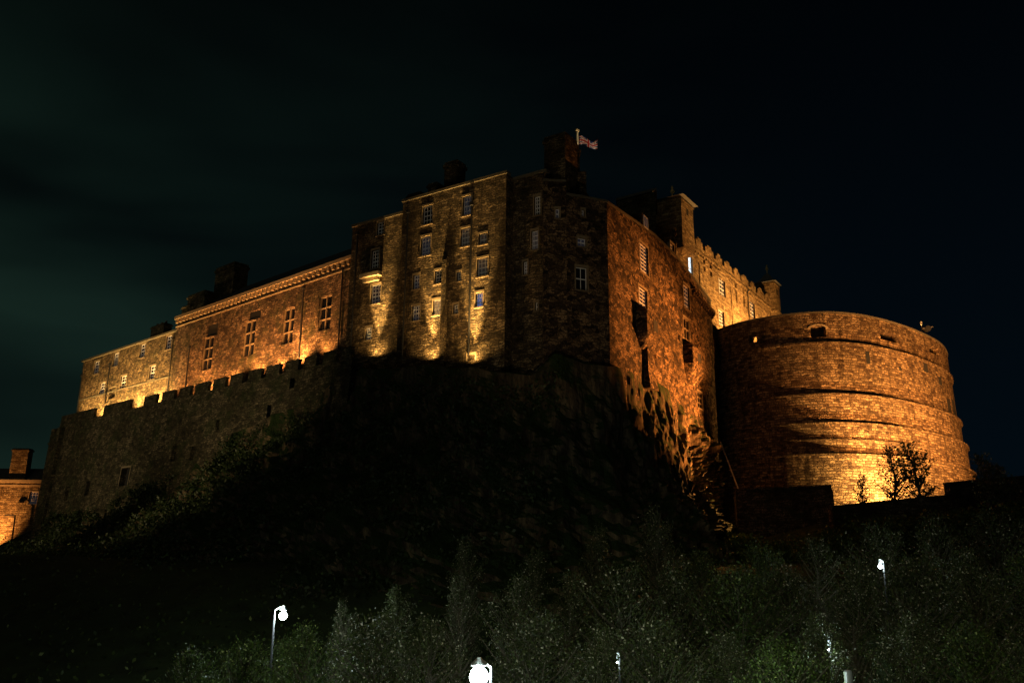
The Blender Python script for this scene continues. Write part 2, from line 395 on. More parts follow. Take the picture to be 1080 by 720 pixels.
# ================================================================== THE CASTLE
# ---- residential block with two bays (front faces toward the left)
blk = root('castle_block', (K.x, K.y, 20), 'tall dark castle block with many white sash windows and three floodlit patches at its foot', 'castle building')
C0, _ = pxu(K, aD, 372, 240); C1, _ = pxu(K, aD, 429, 224); D1, _ = pxu(K, aD, 538, 191)
Cw = Wall([C0 + nD * 0.0, C1], 14, 40.2)
dD = vec2(aD)
Dw = Wall([C1 + nD * 0.7, D1 + nD * 0.7], 14, 41.2)
Ew = Wall([D1 - nD * 0.6, K - nD * 0.6 + dD * 0.0], 12, 40.9)
S = [ # px, py, w, h, kind, nx, ny, pane
 (Cw, 401.3, 240.7, 7, 14, 2, 4, None), (Cw, 395.7, 273.3, 8, 19, 3, 5, None), (Cw, 396.3, 310, 10, 20, 3, 5, 'dim'), (Cw, 388.7, 351.7, 6.5, 13, 3, 4, 'dim'),
 (Dw, 451, 226.7, 10, 19, 3, 4, None), (Dw, 449, 259.3, 10, 20, 3, 5, 'dim'), (Dw, 492.7, 216.7, 9, 20, 3, 4, 'dim'), (Dw, 490.7, 250, 9.5, 19, 3, 4, 'blind'),
 (Dw, 509.3, 252, 8, 11, 2, 2, 'blind'), (Dw, 508.7, 281.7, 11, 19, 3, 4, 'blind'), (Dw, 439, 297.3, 6.5, 15, 2, 4, 'dim'), (Dw, 463.3, 291.7, 9, 14, 3, 4, None),
 (Dw, 484, 291.7, 4.5, 10, 2, 3, None), (Dw, 438.7, 330, 8, 16, 3, 4, 'dim'), (Dw, 460.7, 324, 8, 16, 2, 3, 'reflwarm'), (Dw, 480.7, 326, 5, 10, 2, 3, None), (Dw, 505.3, 316, 7.5, 15, 3, 3, 'litblue'),
 (Ew, 566.7, 216.7, 6.5, 20, 3, 5, None), (Ew, 564, 253, 7, 20, 3, 4, 'dim'), (Ew, 554, 282.5, 4.5, 14, 2, 4, 'dim'), (Ew, 565.6, 323, 3, 9, 1, 2, None)]
for W, x, y, a, b, nx, ny, pn in S: window(W, blk, x, y, a, b, 'sash', nx, ny, True, pn)
def cutwall(W, name, mat, rt_, top=None, step=3.0, smooth=False, depth=0.35):
    bm = bmesh.new(); W.face(bm, step, top, depth); o = obj(name, bm, mat, rt_, uv=False, smooth=smooth); build_windows(W); return o
window(Dw, blk, 497, 376.7, 8, 6, 'hole', surround=True)
cutwall(Cw, 'wall', M['block'], blk)
cutwall(Dw, 'wall', M['block'], blk)
cutwall(Ew, 'wall', M['block'], blk)
# returns between the bays and the body behind
bm = bmesh.new()
def prism(bm, pts, z0, z1, top=True):
    lo = [bm.verts.new((q[0], q[1], z0)) for q in pts]; hi = [bm.verts.new((q[0], q[1], z1)) for q in pts]; n = len(pts)
    for i in range(n): bm.faces.new((lo[i], lo[(i + 1) % n], hi[(i + 1) % n], hi[i]))
    if top: bm.faces.new(hi)
inn = -nD
prism(bm, [C0 + inn * 0.4, C1 + inn * 0.4, C1 + inn * 14, C0 + inn * 14], 14, 40.15)
prism(bm, [C1 - nD * -0.68 + dD * 0.02, D1 + nD * 0.3, D1 + inn * 14, C1 + inn * 14][0:0] or [C1 + nD * 0.25, D1 + nD * 0.25, D1 + inn * 14, C1 + inn * 14.0], 14, 41.1)
prism(bm, [D1 + inn * 1.05, K + inn * 1.05, K + inn * 14.2, D1 + inn * 14.2], 14, 40.8)
Dw.lb(bm, 0, 0.02, 14, 41.2, -1.3, 0); Dw.lb(bm, Dw.Ln - .02, Dw.Ln, 12, 41.2, -1.6, 0); Cw.lb(bm, 0, .02, 14, 40.2, -1, 0)
obj('wall', bm, M['block'], blk)
# parapet copings
bm = bmesh.new()
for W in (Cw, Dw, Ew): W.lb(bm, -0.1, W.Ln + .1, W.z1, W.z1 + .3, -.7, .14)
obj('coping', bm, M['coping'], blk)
# low slated roofs
def gable(bm, W, zb, rise, wf_, wb_, inset=0.3):
    a = [W.P(inset, zb, wf_), W.P(W.Ln - inset, zb, wf_), W.P(W.Ln - inset, zb, wb_), W.P(inset, zb, wb_)]
    mid = (wf_ + wb_) / 2; r0 = W.P(inset, zb + rise, mid); r1 = W.P(W.Ln - inset, zb + rise, mid)
    v = [bm.verts.new(q) for q in a + [r0, r1]]
    bm.faces.new((v[0], v[1], v[5], v[4])); bm.faces.new((v[2], v[3], v[4], v[5])); bm.faces.new((v[0], v[4], v[3])); bm.faces.new((v[1], v[2], v[5]))
bm = bmesh.new(); gable(bm, Cw, 40.2, 2.2, -.7, -13); gable(bm, Dw, 41.15, 2.4, -1.2, -14); gable(bm, Ew, 40.9, 2.2, -.8, -13.5); obj('roof', bm, M['slate'], blk)
# chimneys
def chimney(W, rt_, x, ytop, wpx, zbase, w0=-1.6, dep=1.6, pots=3, mat='block', coping=0.25):
    u0, _ = W.hit(x - wpx / 2, ytop); u1, zt = W.hit(x + wpx / 2, ytop)
    A = Wall([W.p[0] + W.nn[0] * w0, W.p[-1] + W.nn[0] * w0], 0, 1); u0, _ = A.hit(x - wpx / 2, ytop + 4); u1, _ = A.hit(x + wpx / 2, ytop + 4); _, zt = A.hit(x, ytop)
    bm = bmesh.new(); A.lb(bm, u0, u1, zbase, zt - coping * 2, -dep, 0); A.lb(bm, u0 - .15, u1 + .15, zt - coping * 2, zt - coping, -dep - .15, .15); A.lb(bm, u0 - .02, u1 + .02, zt - coping, zt, -dep, .0)
    o = obj('chimney', bm, M[mat], rt_)
    bm = bmesh.new()
    for i in range(pots):
        c = A.P(u0 + (u1 - u0) * (i + .5) / pots, zt - .02, -dep / 2); lathe(bm, c, [(.2, 0), (.16, .45), (.2, .5), (.2, .58)], 10)
    obj('chimney_pots', bm, M['slate'], o)
chimney(Dw, blk, 436.5, 203.5, 13, 40, -2.0, 2.0, 0)
chimney(Dw, blk, 456, 193, 9, 40, -1.0, 3.2, 0)
chimney(Dw, blk, 475.5, 170, 13, 40, -1.0, 1.6, 0, coping=0.35)
chimney(Ew, blk, 585, 142, 22, 39, -1.0, 2.6, 0, coping=0.4)
def drainpipe(W, rt_, x, y0, y1, mat='iron', rr=.09):
    ua, za = W.hit(x, y0); ub, zb = W.hit(x, y1); u = (ua + ub) / 2 if abs(ua - ub) < 1 else ua
    bm = bmesh.new(); tube(bm, [W.P(ua, za, .14), W.P(ua, zb, .14)], rr, 8); W.lb(bm, ua - .2, ua + .2, za - .35, za, .03, .34); obj('drainpipe', bm, M[mat], rt_)
drainpipe(Dw, blk, 498.5, 214, 374); drainpipe(Dw, blk, 431.5, 222, 378); drainpipe(Cw, blk, 378, 245, 375)
# small corbelled ledge under a window of the left bay
u0, u1, za, zb = Cw.rect(393, 291, 20, 4); bm = bmesh.new(); Cw.lb(bm, u0, u1, za, zb, -.02, .7); Cw.lb(bm, u0 + .3, u1 - .3, za - .5, za - .003, -.02, .4); obj('ledge', bm, M['ashlar'], blk)
# sloping buttress at the pixel column between the bays
u0, u1, _, _ = Dw.rect(470, 300, 5, 4); bm = bmesh.new(); Dw.lb(bm, u0, u1, 14, 33, -.02, .35)
hexa(bm, [Dw.P(u0, 33.003, .35), Dw.P(u1, 33.003, .35), Dw.P(u1, 33.003, 0), Dw.P(u0, 33.003, 0), Dw.P(u0, 34.2, .02), Dw.P(u1, 34.2, .02), Dw.P(u1, 34.2, 0), Dw.P(u0, 34.2, 0)])
obj('buttress', bm, M['block'], blk)

# ---- the corner tower and the long right-hand range
B1 = Vector((5.38, 80.2)); F0 = Vector((9.743, 82.239)); dF = vec2(aF)
FE, _ = pxu(F0, aF, 753, 380)
rng_ = root('castle_range', (F0.x, F0.y, 19), 'orange-lit rubble stone range above the rock spur, two stone oriels jutting from its wall', 'castle building')
Bw = Wall([K, B1], 10, 39.6); Gw = Wall([B1 - Vector((0, -0.25)), F0], 10, 38.3); Fw = Wall([F0, FE], 12, 39.5)
def ptop(W, pts):
    q = [W.hit(*a) for a in pts]
    def f(u):
        if u <= q[0][0]: return q[0][1]
        for a, b in zip(q, q[1:]):
            if u <= b[0]: return a[1] + (b[1] - a[1]) * (u - a[0]) / max(b[0] - a[0], 1e-6)
        return q[-1][1]
    f.cuts = [a[0] for a in q]; return f
tFw = ptop(Fw, [(640, 214), (665, 231), (690, 248.5), (712, 270), (732, 295), (752, 321)])
for W, x, y, a, b, nx, ny, pn in [(Bw, 588, 225, 4, 10, 1, 2, 'dim'), (Gw, 615, 224.7, 3, 7, 1, 2, 'dim'), (Gw, 613.7, 255.4, 9, 9, 2, 2, 'dim'),
                                  (Fw, 679.3, 273.3, 9, 30, 3, 8, 'dim'), (Fw, 678.4, 319.3, 9, 30, 3, 8, 'dim'), (Fw, 724.2, 313.3, 6, 24, 3, 6, 'dim'), (Fw, 709, 262.5, 4, 11, 2, 3, 'blind')]:
    window(W, rng_, x, y, a, b, 'sash', nx, ny, True, pn)
window(Gw, rng_, 613.4, 293.7, 12, 24, 'sash', 2, 2, True, None)
window(Fw, rng_, 724.3, 352.5, 6, 32, 'stone', 2, 3, True, None)
window(Fw, rng_, 738, 422, 5, 17, 'stone', 2, 3, True, None)
for x, y, a, b in [(690.7, 373.7, 2.2, 8), (727.5, 399.5, 4, 8), (716, 356, 2, 5), (706, 430, 2, 4)]: window(Fw, rng_, x, y, a, b, 'slit', surround=False, depth=.5)
cutwall(Bw, 'wall', M['rubble'], rng_); cutwall(Gw, 'wall', M['rubble'], rng_)
bm = bmesh.new(); Fw.face(bm, 1.2, tFw, .35); obj('wall', bm, M['rubble'], rng_, uv=False); build_windows(Fw)
bm = bmesh.new()
iF = -nF
prism(bm, [K + Vector((0.02, .5)), B1 + Vector((0, .5)), F0 + Vector((-.5, .35)), F0 + iF * .45 + dF * .2, FE + iF * .45, FE + iF * 13, F0 + iF * 10], 10, 37.4)
Fw.lb(bm, Fw.Ln - .02, Fw.Ln, 12, 36.8, -1.5, 0)
prism(bm, [K + Vector((0.05, .45)), B1 + Vector((0, .45)), B1 + Vector((1, 6)), K + Vector((0, 6))], 36, 39.5)
obj('wall', bm, M['rubble'], rng_)
# roof with ridge, seen as a dark edge above the right-hand wall
bm = bmesh.new(); v = [bm.verts.new(q) for q in [Fw.P(0.3, 37.9, -.7), Fw.P(24, 38.9, -.7), Fw.P(24, 39.5, -6), Fw.P(4, 41.0, -7), (K.x + 1.0, K.y + 1.2, 39.6), (B1.x + .5, B1.y + .8, 39.0)]]
bm.faces.new((v[0], v[1], v[2], v[3])); bm.faces.new((v[5], v[0], v[3], v[4])); obj('roof', bm, M['slate'], rng_)
# parapet coping following the wall head
bm = bmesh.new(); us = [Fw.Ln * i / 26 for i in range(27)]
for a, b in zip(us, us[1:]):
    za, zb = tFw(a), tFw(b)
    hexa(bm, [Fw.P(a, za + .002, .12), Fw.P(b, zb + .002, .12), Fw.P(b, zb + .002, -.5), Fw.P(a, za + .002, -.5), Fw.P(a, za + .25, .12), Fw.P(b, zb + .25, .12), Fw.P(b, zb + .25, -.5), Fw.P(a, za + .25, -.5)])
for W in (Bw, Gw): W.lb(bm, 0, W.Ln, W.z1, W.z1 + .25, -.5, .1)
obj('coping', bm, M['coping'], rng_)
# corbel table under the far end of the parapet
bm = bmesh.new(); u = Fw.hit(730, 318)[0]
while u < Fw.Ln - .3:
    z = tFw(u) - 2.3; Fw.lb(bm, u, u + .35, z, z + .35, -.02, .55); Fw.lb(bm, u + .03, u + .32, z - .35, z - .003, -.02, .3); u += .75
ua = Fw.hit(729, 315)[0]; zz = tFw(ua) - 1.95
hexa(bm, [Fw.P(ua, zz, .6), Fw.P(Fw.Ln, tFw(Fw.Ln) - 1.95, .6), Fw.P(Fw.Ln, tFw(Fw.Ln) - 1.95, -.01), Fw.P(ua, zz, -.01), Fw.P(ua, zz + .3, .6), Fw.P(Fw.Ln, tFw(Fw.Ln) - 1.65, .6), Fw.P(Fw.Ln, tFw(Fw.Ln) - 1.65, -.01), Fw.P(ua, zz + .3, -.01)])
obj('corbel_table', bm, M['rubble'], rng_)
# dormer head with white glazing on the wall head
ud, zd = Fw.hit(680.5, 241); bm = bmesh.new(); Fw.lb(bm, ud - .9, ud + .9, zd - .1, zd + 1.6, -1.2, .05); dm = obj('dormer', bm, M['rubble'], rng_)
bm = bmesh.new(); Fw.lb(bm, ud - .6, ud + .6, zd + .1, zd + 1.35, .053, .09); obj('pane', bm, M['dim'], dm)
bm = bmesh.new()
for a, b, c, d in [(-.66, -.56, 0, 1.45), (.56, .66, 0, 1.45), (-.56, .56, 1.35, 1.45), (-.56, .56, 0, .1), (-.05, .05, .1, 1.35)]: Fw.lb(bm, ud + a, ud + b, zd + c, zd + d, .05, .14)
obj('window_frame', bm, M['white'], dm)
# oriels
def oriel(cx, cy, pw, ph, w, tail, chute=None):
    # near side of the oriel is shifted by its own projection: rect gives its foot on the wall
    u0, u1, za, zb = Fw.rect(cx, cy, pw, ph)
    bm = bmesh.new()
    a, b = u0, u1; s = (b - a) * .2
    def ring(z, k): return [Fw.P(a + s * (1 - k), z, -.02), Fw.P(a + s * (1.3 - k), z, w * k), Fw.P(b - s * (1.3 - k), z, w * k), Fw.P(b - s * (1 - k), z, -.02)]
    lv = [(za - tail, .15), (za - tail * .55, .55), (za, 1.0), (za + .02, 1.06), (za + .25, 1.06), (za + .27, 1.0), (zb - .3, 1.0), (zb - .28, 1.07), (zb, 1.07), (zb + .9, .25)]
    rs = [[bm.verts.new(q) for q in ring(z, k)] for z, k in lv]
    for p_, q_ in zip(rs, rs[1:]):
        for i in range(3): bm.faces.new((p_[i], p_[i + 1], q_[i + 1], q_[i]))
    bm.faces.new(rs[0][::-1]); bm.faces.new(rs[-1])
    o = obj('oriel', bm, M['rubble'], rng_)
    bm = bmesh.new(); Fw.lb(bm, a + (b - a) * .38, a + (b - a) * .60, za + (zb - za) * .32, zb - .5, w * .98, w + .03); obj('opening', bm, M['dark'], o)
    if chute:
        bm = bmesh.new(); cu = (a + b) / 2; Fw.lb(bm, cu - chute[0], cu + chute[0], chute[1], za - tail * .6, -.02, w * .45)
        hexa(bm, [Fw.P(cu - chute[0] - .15, chute[1] - 1.2, w * .7), Fw.P(cu + chute[0] + .15, chute[1] - 1.2, w * .7), Fw.P(cu + chute[0] + .15, chute[1] - 1.2, 0), Fw.P(cu - chute[0] - .15, chute[1] - 1.2, 0), Fw.P(cu - chute[0], chute[1] + .6, w * .46), Fw.P(cu + chute[0], chute[1] + .6, w * .46), Fw.P(cu + chute[0], chute[1] + .6, 0), Fw.P(cu - chute[0], chute[1] + .6, 0)])
        obj('chute', bm, M['rubble'], rng_)
oriel(681, 347, 20, 24, 1.15, 1.3, (1.05, 21.5))
oriel(728.5, 379, 15, 18, 1.1, 2.2)

# rear chimney behind the corner tower, flagpole and flag
bm = bmesh.new(); q = atY(604.5, 158, 84)
box(bm, q.x - .65, q.x + .65, 83.6, 84.9, 38, q.z - .4); box(bm, q.x - .8, q.x + .8, 83.5, 85, q.z - .397, q.z - .15); box(bm, q.x - .55, q.x + .55, 83.7, 84.8, q.z - .147, q.z + .2)
box(bm, q.x - .5, q.x + 1.3, 83.2, 85.4, 38, atY(612, 184, 84).z)
obj('chimney', bm, M['block'], rng_)
fb, ft = atY(609, 160, 88), atY(609.2, 139.5, 88)
fl = root('flagpole', (fb.x, fb.y, 36), 'white flagpole with a gold knob and a waving Union flag above the highest chimney', 'flagpole')
bm = bmesh.new(); tube(bm, [(fb.x, fb.y, 36), (fb.x, fb.y, ft.z)], [.16, .13], 10); obj('pole', bm, plain('pole_paint', (0.75, 0.62, 0.35), .5), fl)
bm = bmesh.new(); lathe(bm, (fb.x, fb.y, ft.z - .02), [(.05, 0), (.24, .1), (.28, .25), (.18, .42), (.02, .48)], 12); obj('finial', bm, M['gold'], fl)
def flag():
    m, n, b = newmat('union_flag'); b.inputs['Roughness'].default_value = .8
    uv = N(n, "ShaderNodeUVMap"); s = N(n, "ShaderNodeSeparateXYZ"); L(n, uv.outputs[0], s.inputs[0])
    def mt(op, a, c=None):
        q = N(n, "ShaderNodeMath"); q.operation = op
        for i, v in enumerate((a, c)):
            if v is None: continue
            if isinstance(v, (int, float)): q.inputs[i].default_value = v
            else: L(n, v, q.inputs[i])
        return q.outputs[0]
    X, Y = mt('SUBTRACT', s.outputs[0], .5), mt('SUBTRACT', s.outputs[1], .5)
    X2 = mt('MULTIPLY', X, 2.0)
    dg = mt('MINIMUM', mt('ABSOLUTE', mt('SUBTRACT', mt('MULTIPLY', X, 1.0), Y)), mt('ABSOLUTE', mt('ADD', mt('MULTIPLY', X, 1.0), Y)))
    cx_ = mt('MINIMUM', mt('ABSOLUTE', X2), mt('ABSOLUTE', Y))
    def mx_(f, a, c):
        q = N(n, "ShaderNodeMix"); q.data_type = 'RGBA'
        L(n, f, q.inputs[0])
        for i, v in ((6, a), (7, c)):
            if isinstance(v, tuple): q.inputs[i].default_value = (*v, 1)
            else: L(n, v, q.inputs[i])
        return q.outputs[2]
    W_, R_, B_ = (.75, .72, .65), (.55, .03, .03), (.02, .03, .14)
    c = mx_(mt('LESS_THAN', dg, .13), B_, W_); c = mx_(mt('LESS_THAN', dg, .045), c, R_)
    c = mx_(mt('LESS_THAN', cx_, .17), c, W_); c = mx_(mt('LESS_THAN', cx_, .10), c, R_)
    L(n, c, b.inputs['Base Color'])
    b.inputs['Emission Strength'].default_value = 0.0
    a = atY(611, 143.5, 88); e = atY(630, 150, 88); d = (e - a)
    bm = bmesh.new(); ul = bm.loops.layers.uv.verify(); g = []
    for i in range(25):
        row = []
        for j in range(13):
            t, k = i / 24, j / 12
            row.append((bm.verts.new((a.x + d.x * t, a.y + .35 * math.sin(t * 9 + k) * t, a.z + d.z * t * 1.0 - 1.05 * (1 - k) * (1 - .12 * t) + .16 * math.sin(t * 8))), (t, k)))
        g.append(row)
    for i in range(24):
        for j in range(12):
            q = (g[i][j], g[i + 1][j], g[i + 1][j + 1], g[i][j + 1]); f = bm.faces.new([z[0] for z in q])
            for l, z in zip(f.loops, q): l[ul].uv = z[1]
    r_ = bmesh.ops.solidify(bm, geom=bm.faces[:], thickness=.02)
    obj('flag', bm, m, fl, uv=False, smooth=True)
flag()

# ---- great hall
H0 = Vector((-18.43, 95.14)); dH = vec2(aH)
HL, _ = pxu(H0, aH, 186, 350); AL, _ = pxu(H0, aH, 84, 380)
hall = root('great_hall', (HL.x, HL.y, 22), 'long hall with four tall mullioned windows and corbelled cornice, lit orange along its foot', 'castle building')
Hw = Wall([HL, H0 + dH * 3], 18, 36.7)
for x, y, a, b in [(218.7, 372.5, 11, 34), (262.5, 356.5, 12, 37), (303.7, 343.5, 12, 37), (342.5, 330, 13, 36)]: window(Hw, hall, x, y, a, b, 'stone', 2, 3, False, None, .4)
# blocked upper lights over the two left-hand windows
for x, y, a, b in [(224, 348, 11, 13), (269, 332, 12, 9)]: window(Hw, hall, x, y, a, b, 'slit', surround=False, depth=.16)
cutwall(Hw, 'wall', M['hall'], hall)
bm = bmesh.new(); prism(bm, [HL - nH * .45, H0 + dH * 3 - nH * .45, H0 + dH * 3 - nH * 13, HL - nH * 13], 18, 36.6); Hw.lb(bm, 0, .02, 18, 36.7, -.6, 0); obj('wall', bm, M['hall'], hall)
bm = bmesh.new(); Hw.lb(bm, -.2, Hw.Ln, 36.7, 37.15, -.7, .45); Hw.lb(bm, -.2, Hw.Ln, 35.55, 35.72, -.02, .12)
k = 0.1
while k < Hw.Ln - .4: Hw.lb(bm, k, k + .42, 36.1, 36.697, -.02, .36); k += .98
obj('cornice', bm, M['sill'], hall)
bm = bmesh.new(); gable(bm, Hw, 37.1, 5.2, -.5, -13); obj('roof', bm, M['slate'], hall)
chimney(Hw, hall, 237.5, 279.5, 19, 36, -5.0, 2.4, 0, 'curtain', .4)
chimney(Hw, hall, 207, 309, 17, 36, -1.0, 1.6, 0, 'curtain', .3)
chimney(Hw, hall, 196.5, 322, 9, 36, -.9, 1.2, 0, 'curtain', .2)
for x, y0, y1 in [(201, 365, 408), (321.5, 302, 378), (363, 278, 370)]: drainpipe(Hw, hall, x, y0, y1)

# ---- far wing
wing = root('castle_wing', (AL.x, AL.y, 22), 'brightly lit far wing at the left end of the castle with small white windows', 'castle building')
oA = -nH * .7
Aw = Wall([AL + oA, HL + oA], 18, 35.3)
for x, y, a, b, pn in [(101.8, 387.3, 5.5, 13, 'dim'), (122.2, 379, 5.5, 14, 'blind'), (150.4, 369.8, 5.5, 14, 'dim'), (178, 361, 5.5, 14, 'dim'), (107.7, 410, 5.5, 13, 'dim'), (130, 402.7, 6, 13, None), (160.5, 392.7, 6, 14, 'dim')]:
    window(Aw, wing, x, y, a, b, 'sash', 2, 4, True, pn)
window(Aw, wing, 118.3, 414.5, 7, 11, 'hole', surround=True)
cutwall(Aw, 'wall', M['wing'], wing)
bm = bmesh.new(); prism(bm, [AL + oA - nH * .45, HL + oA - nH * .45, HL - nH * 11, AL - nH * 11], 18, 35.25); Aw.lb(bm, 0, .02, 18, 35.3, -.6, 0); obj('wall', bm, M['wing'], wing)
bm = bmesh.new(); Aw.lb(bm, -.3, Aw.Ln, 35.3, 35.6, -.6, .3); Aw.lb(bm, 0, Aw.Ln, 28.4, 28.6, -.02, .08); obj('cornice', bm, M['coping'], wing)
bm = bmesh.new(); gable(bm, Aw, 35.5, 3.4, -.2, -11, -.3); obj('roof', bm, M['slate'], wing)
for x, y0, y1 in [(117, 383, 425), (184, 356, 425), (87.5, 395, 436)]: drainpipe(Aw, wing, x, y0, y1)
chimney(Aw, wing, 166, 342.5, 13, 36, -5, 1.4, 3, 'curtain', .2)

# ---- curtain wall in front
oC = nH * 4.0
Q0 = Vector((H0.x, H0.y)) + oC
c_r, _ = pxu(Q0, aH, 372, 370); c_l, _ = pxu(Q0, aH, 60, 470)
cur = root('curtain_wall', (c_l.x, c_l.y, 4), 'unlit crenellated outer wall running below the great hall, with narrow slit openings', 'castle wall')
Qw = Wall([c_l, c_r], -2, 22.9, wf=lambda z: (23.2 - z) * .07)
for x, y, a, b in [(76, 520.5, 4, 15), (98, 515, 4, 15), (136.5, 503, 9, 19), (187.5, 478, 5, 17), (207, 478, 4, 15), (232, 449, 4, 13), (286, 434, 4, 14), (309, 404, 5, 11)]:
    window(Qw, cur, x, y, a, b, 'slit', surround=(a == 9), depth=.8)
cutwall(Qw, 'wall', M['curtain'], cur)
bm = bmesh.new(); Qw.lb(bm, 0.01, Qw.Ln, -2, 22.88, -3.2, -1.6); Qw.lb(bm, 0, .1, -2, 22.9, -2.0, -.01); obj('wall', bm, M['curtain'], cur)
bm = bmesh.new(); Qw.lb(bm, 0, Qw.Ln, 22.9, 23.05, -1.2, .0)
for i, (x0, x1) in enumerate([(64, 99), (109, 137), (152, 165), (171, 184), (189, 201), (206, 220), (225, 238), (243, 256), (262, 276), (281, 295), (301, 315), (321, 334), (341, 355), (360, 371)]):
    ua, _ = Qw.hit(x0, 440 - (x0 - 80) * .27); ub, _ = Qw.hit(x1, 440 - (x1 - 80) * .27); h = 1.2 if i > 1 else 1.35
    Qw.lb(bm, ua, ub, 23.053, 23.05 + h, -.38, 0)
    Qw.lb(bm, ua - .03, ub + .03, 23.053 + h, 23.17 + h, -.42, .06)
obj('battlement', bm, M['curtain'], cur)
# end tower of the curtain wall
bm = bmesh.new(); e0 = c_l
tw = Wall([e0 - dH * 1.0 + nH * .8, e0 + dH * 2.4 + nH * .8], -2, 21.6, wf=lambda z: (21.6 - z) * .05)
tw.lb(bm, 0, tw.Ln, -2, 21.6, -6, 0); tw.lb(bm, -.15, tw.Ln + .15, 19.9, 20.2, -6, .15); tw.lb(bm, 0, 1.2, 21.603, 22.4, -.8, 0); tw.lb(bm, 2.0, tw.Ln, 21.603, 22.4, -.8, 0)
obj('end_tower', bm, M['curtain'], cur)

# ---- palace block at the back right
A0 = Vector((23.18 * 45.9 / 44.3, 107.5 * 45.9 / 44.3)); PE0, _ = pxu(A0, aP, 814, 320)
A00 = A0 - vec2(aP) * 3.5
pal = root('palace_block', (A0.x, A0.y, 30), 'brightly lit palace block with stepped battlement and a capped square turret at each end', 'castle building')
Pw = Wall([A00, PE0], 28, 46.0)
window(Pw, pal, 728.2, 279, 4.5, 20, 'sash', 1, 3, True, 'lit', label='window lit from inside with cold white light')
for x, y, a, b, pn in [(761.4, 302, 7, 20, 'dim'), (761, 336, 6, 17, 'dim'), (793, 326, 6, 18, 'dim')]: window(Pw, pal, x, y, a, b, 'sash', 3, 5, True, pn)
for x, y, a, b in [(742.7, 277, 2.2, 18), (749.6, 282, 2.2, 19), (776.5, 309, 2.0, 20), (784.5, 313, 2.0, 20)]: window(Pw, pal, x, y, a, b, 'slit', surround=False, depth=.5)
cutwall(Pw, 'wall', M['palace'], pal)
iP = Vector((-math.sin(R(aP)), math.cos(R(aP))))
bm = bmesh.new(); prism(bm, [A00 + iP * .45, PE0 + iP * .45, PE0 + iP * 12, A00 + iP * 12], 28, 45.9); Pw.lb(bm, Pw.Ln - .02, Pw.Ln, 28, 46, -1, 0); obj('wall', bm, M['palace'], pal)
bm = bmesh.new()
for z, t in ((45.3, .22), (43.9, .12), (39.8, .14), (36.0, .12)): Pw.lb(bm, 0, Pw.Ln + .05, z, z + .28, -.02, t)
for u in np.arange(1, Pw.Ln, 1.0): Pw.lb(bm, u, u + .3, 44.95, 45.297, -.02, .18)
for x in (738, 770, 788): u, _ = Pw.hit(x, 300); Pw.lb(bm, u, u + .35, 30, 43.89, -.02, .1)
for x, y in ((761.4, 289), (793, 314)):
    u, z = Pw.hit(x, y); Pw.lb(bm, u - 1.1, u + 1.1, z + .1, z + .4, -.02, .25)
    v = [bm.verts.new(q) for q in (Pw.P(u - 1, z + .4, .15), Pw.P(u + 1, z + .4, .15), Pw.P(u, z + 1.3, .15))]; bm.faces.new(v)
obj('string_course', bm, M['palace'], pal)
bm = bmesh.new(); Pw.lb(bm, 0, Pw.Ln, 46.0, 46.4, -.6, .05)
u = 3.2; i = 0
while u < Pw.Ln - 1.0:
    wd = 3.2 if i % 2 == 0 else 2.6
    Pw.lb(bm, u, u + wd, 46.403, 47.3, -.55, .05); Pw.lb(bm, u + wd * .3, u + wd * .75, 47.303, 47.75, -.5, .03); u += wd + 1.0; i += 1
obj('battlement', bm, M['palace'], pal)
drainpipe(Pw, pal, 787.5, 305, 333)
def turret(W, cx, cy_eave, u_half, zlo, eave_px, apex_px, tail=2.0, name='turret'):
    u, ze = W.hit(*eave_px); _, za = W.hit(*apex_px)
    h = u_half; bm = bmesh.new()
    c0, c1 = u - h, u + h; w0, w1 = -2 * h + .9, .9
    W.lb(bm, c0, c1, zlo, ze, w0, w1)
    lo = [W.P(u - h * .3, zlo - tail, .0), W.P(u + h * .3, zlo - tail, .0), W.P(u + h * .3, zlo - tail, -.6), W.P(u - h * .3, zlo - tail, -.6)]
    hexa(bm, lo + [W.P(c0, zlo - .003, w1), W.P(c1, zlo - .003, w1), W.P(c1, zlo - .003, w0), W.P(c0, zlo - .003, w0)])
    W.lb(bm, c0 - .1, c1 + .1, ze - .5, ze - .25, w0 - .1, w1 + .1); W.lb(bm, c0 - .08, c1 + .08, zlo, zlo + .25, w0 - .08, w1 + .08)
    t = obj(name, bm, M['palace'], pal)
    bm = bmesh.new(); wm = (w0 + w1) / 2
    prof = [(1.28, 0), (1.22, .12), (.92, .45), (.62, .95), (.3, 1.7), (.06, 2.1)]; sc_ = (za - ze) / 2.1; rs = []
    for k_, z in prof: rs.append([bm.verts.new(W.P(u + a * h * k_, ze + z * sc_, wm + b * h * k_)) for a, b in ((-1, 1), (1, 1), (1, -1), (-1, -1))])
    for a, b in zip(rs, rs[1:]):
        for i in range(4): bm.faces.new((a[i], a[(i + 1) % 4], b[(i + 1) % 4], b[i]))
    bm.faces.new(rs[0][::-1]); bm.faces.new(rs[-1])
    obj('turret_roof', bm, M['lead'], t)
    bm = bmesh.new(); c = W.P(u, za - .1, wm); lathe(bm, c, [(.1, 0), (.08, .5), (.22, .7), (.3, .95), (.16, 1.2), (.08, 1.35), (.2, 1.5), (.04, 1.75)], 10); obj('finial', bm, M['gold'], t)
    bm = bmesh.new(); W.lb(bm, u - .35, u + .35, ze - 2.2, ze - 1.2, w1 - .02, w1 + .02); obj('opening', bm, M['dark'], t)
turret(Pw, 0, 0, 2.1, 43.5, (718, 213.5), (711.5, 200), .6)
turret(Pw, 0, 0, 1.5, 45.0, (813.5, 299.5), (808.5, 284), 2.2)
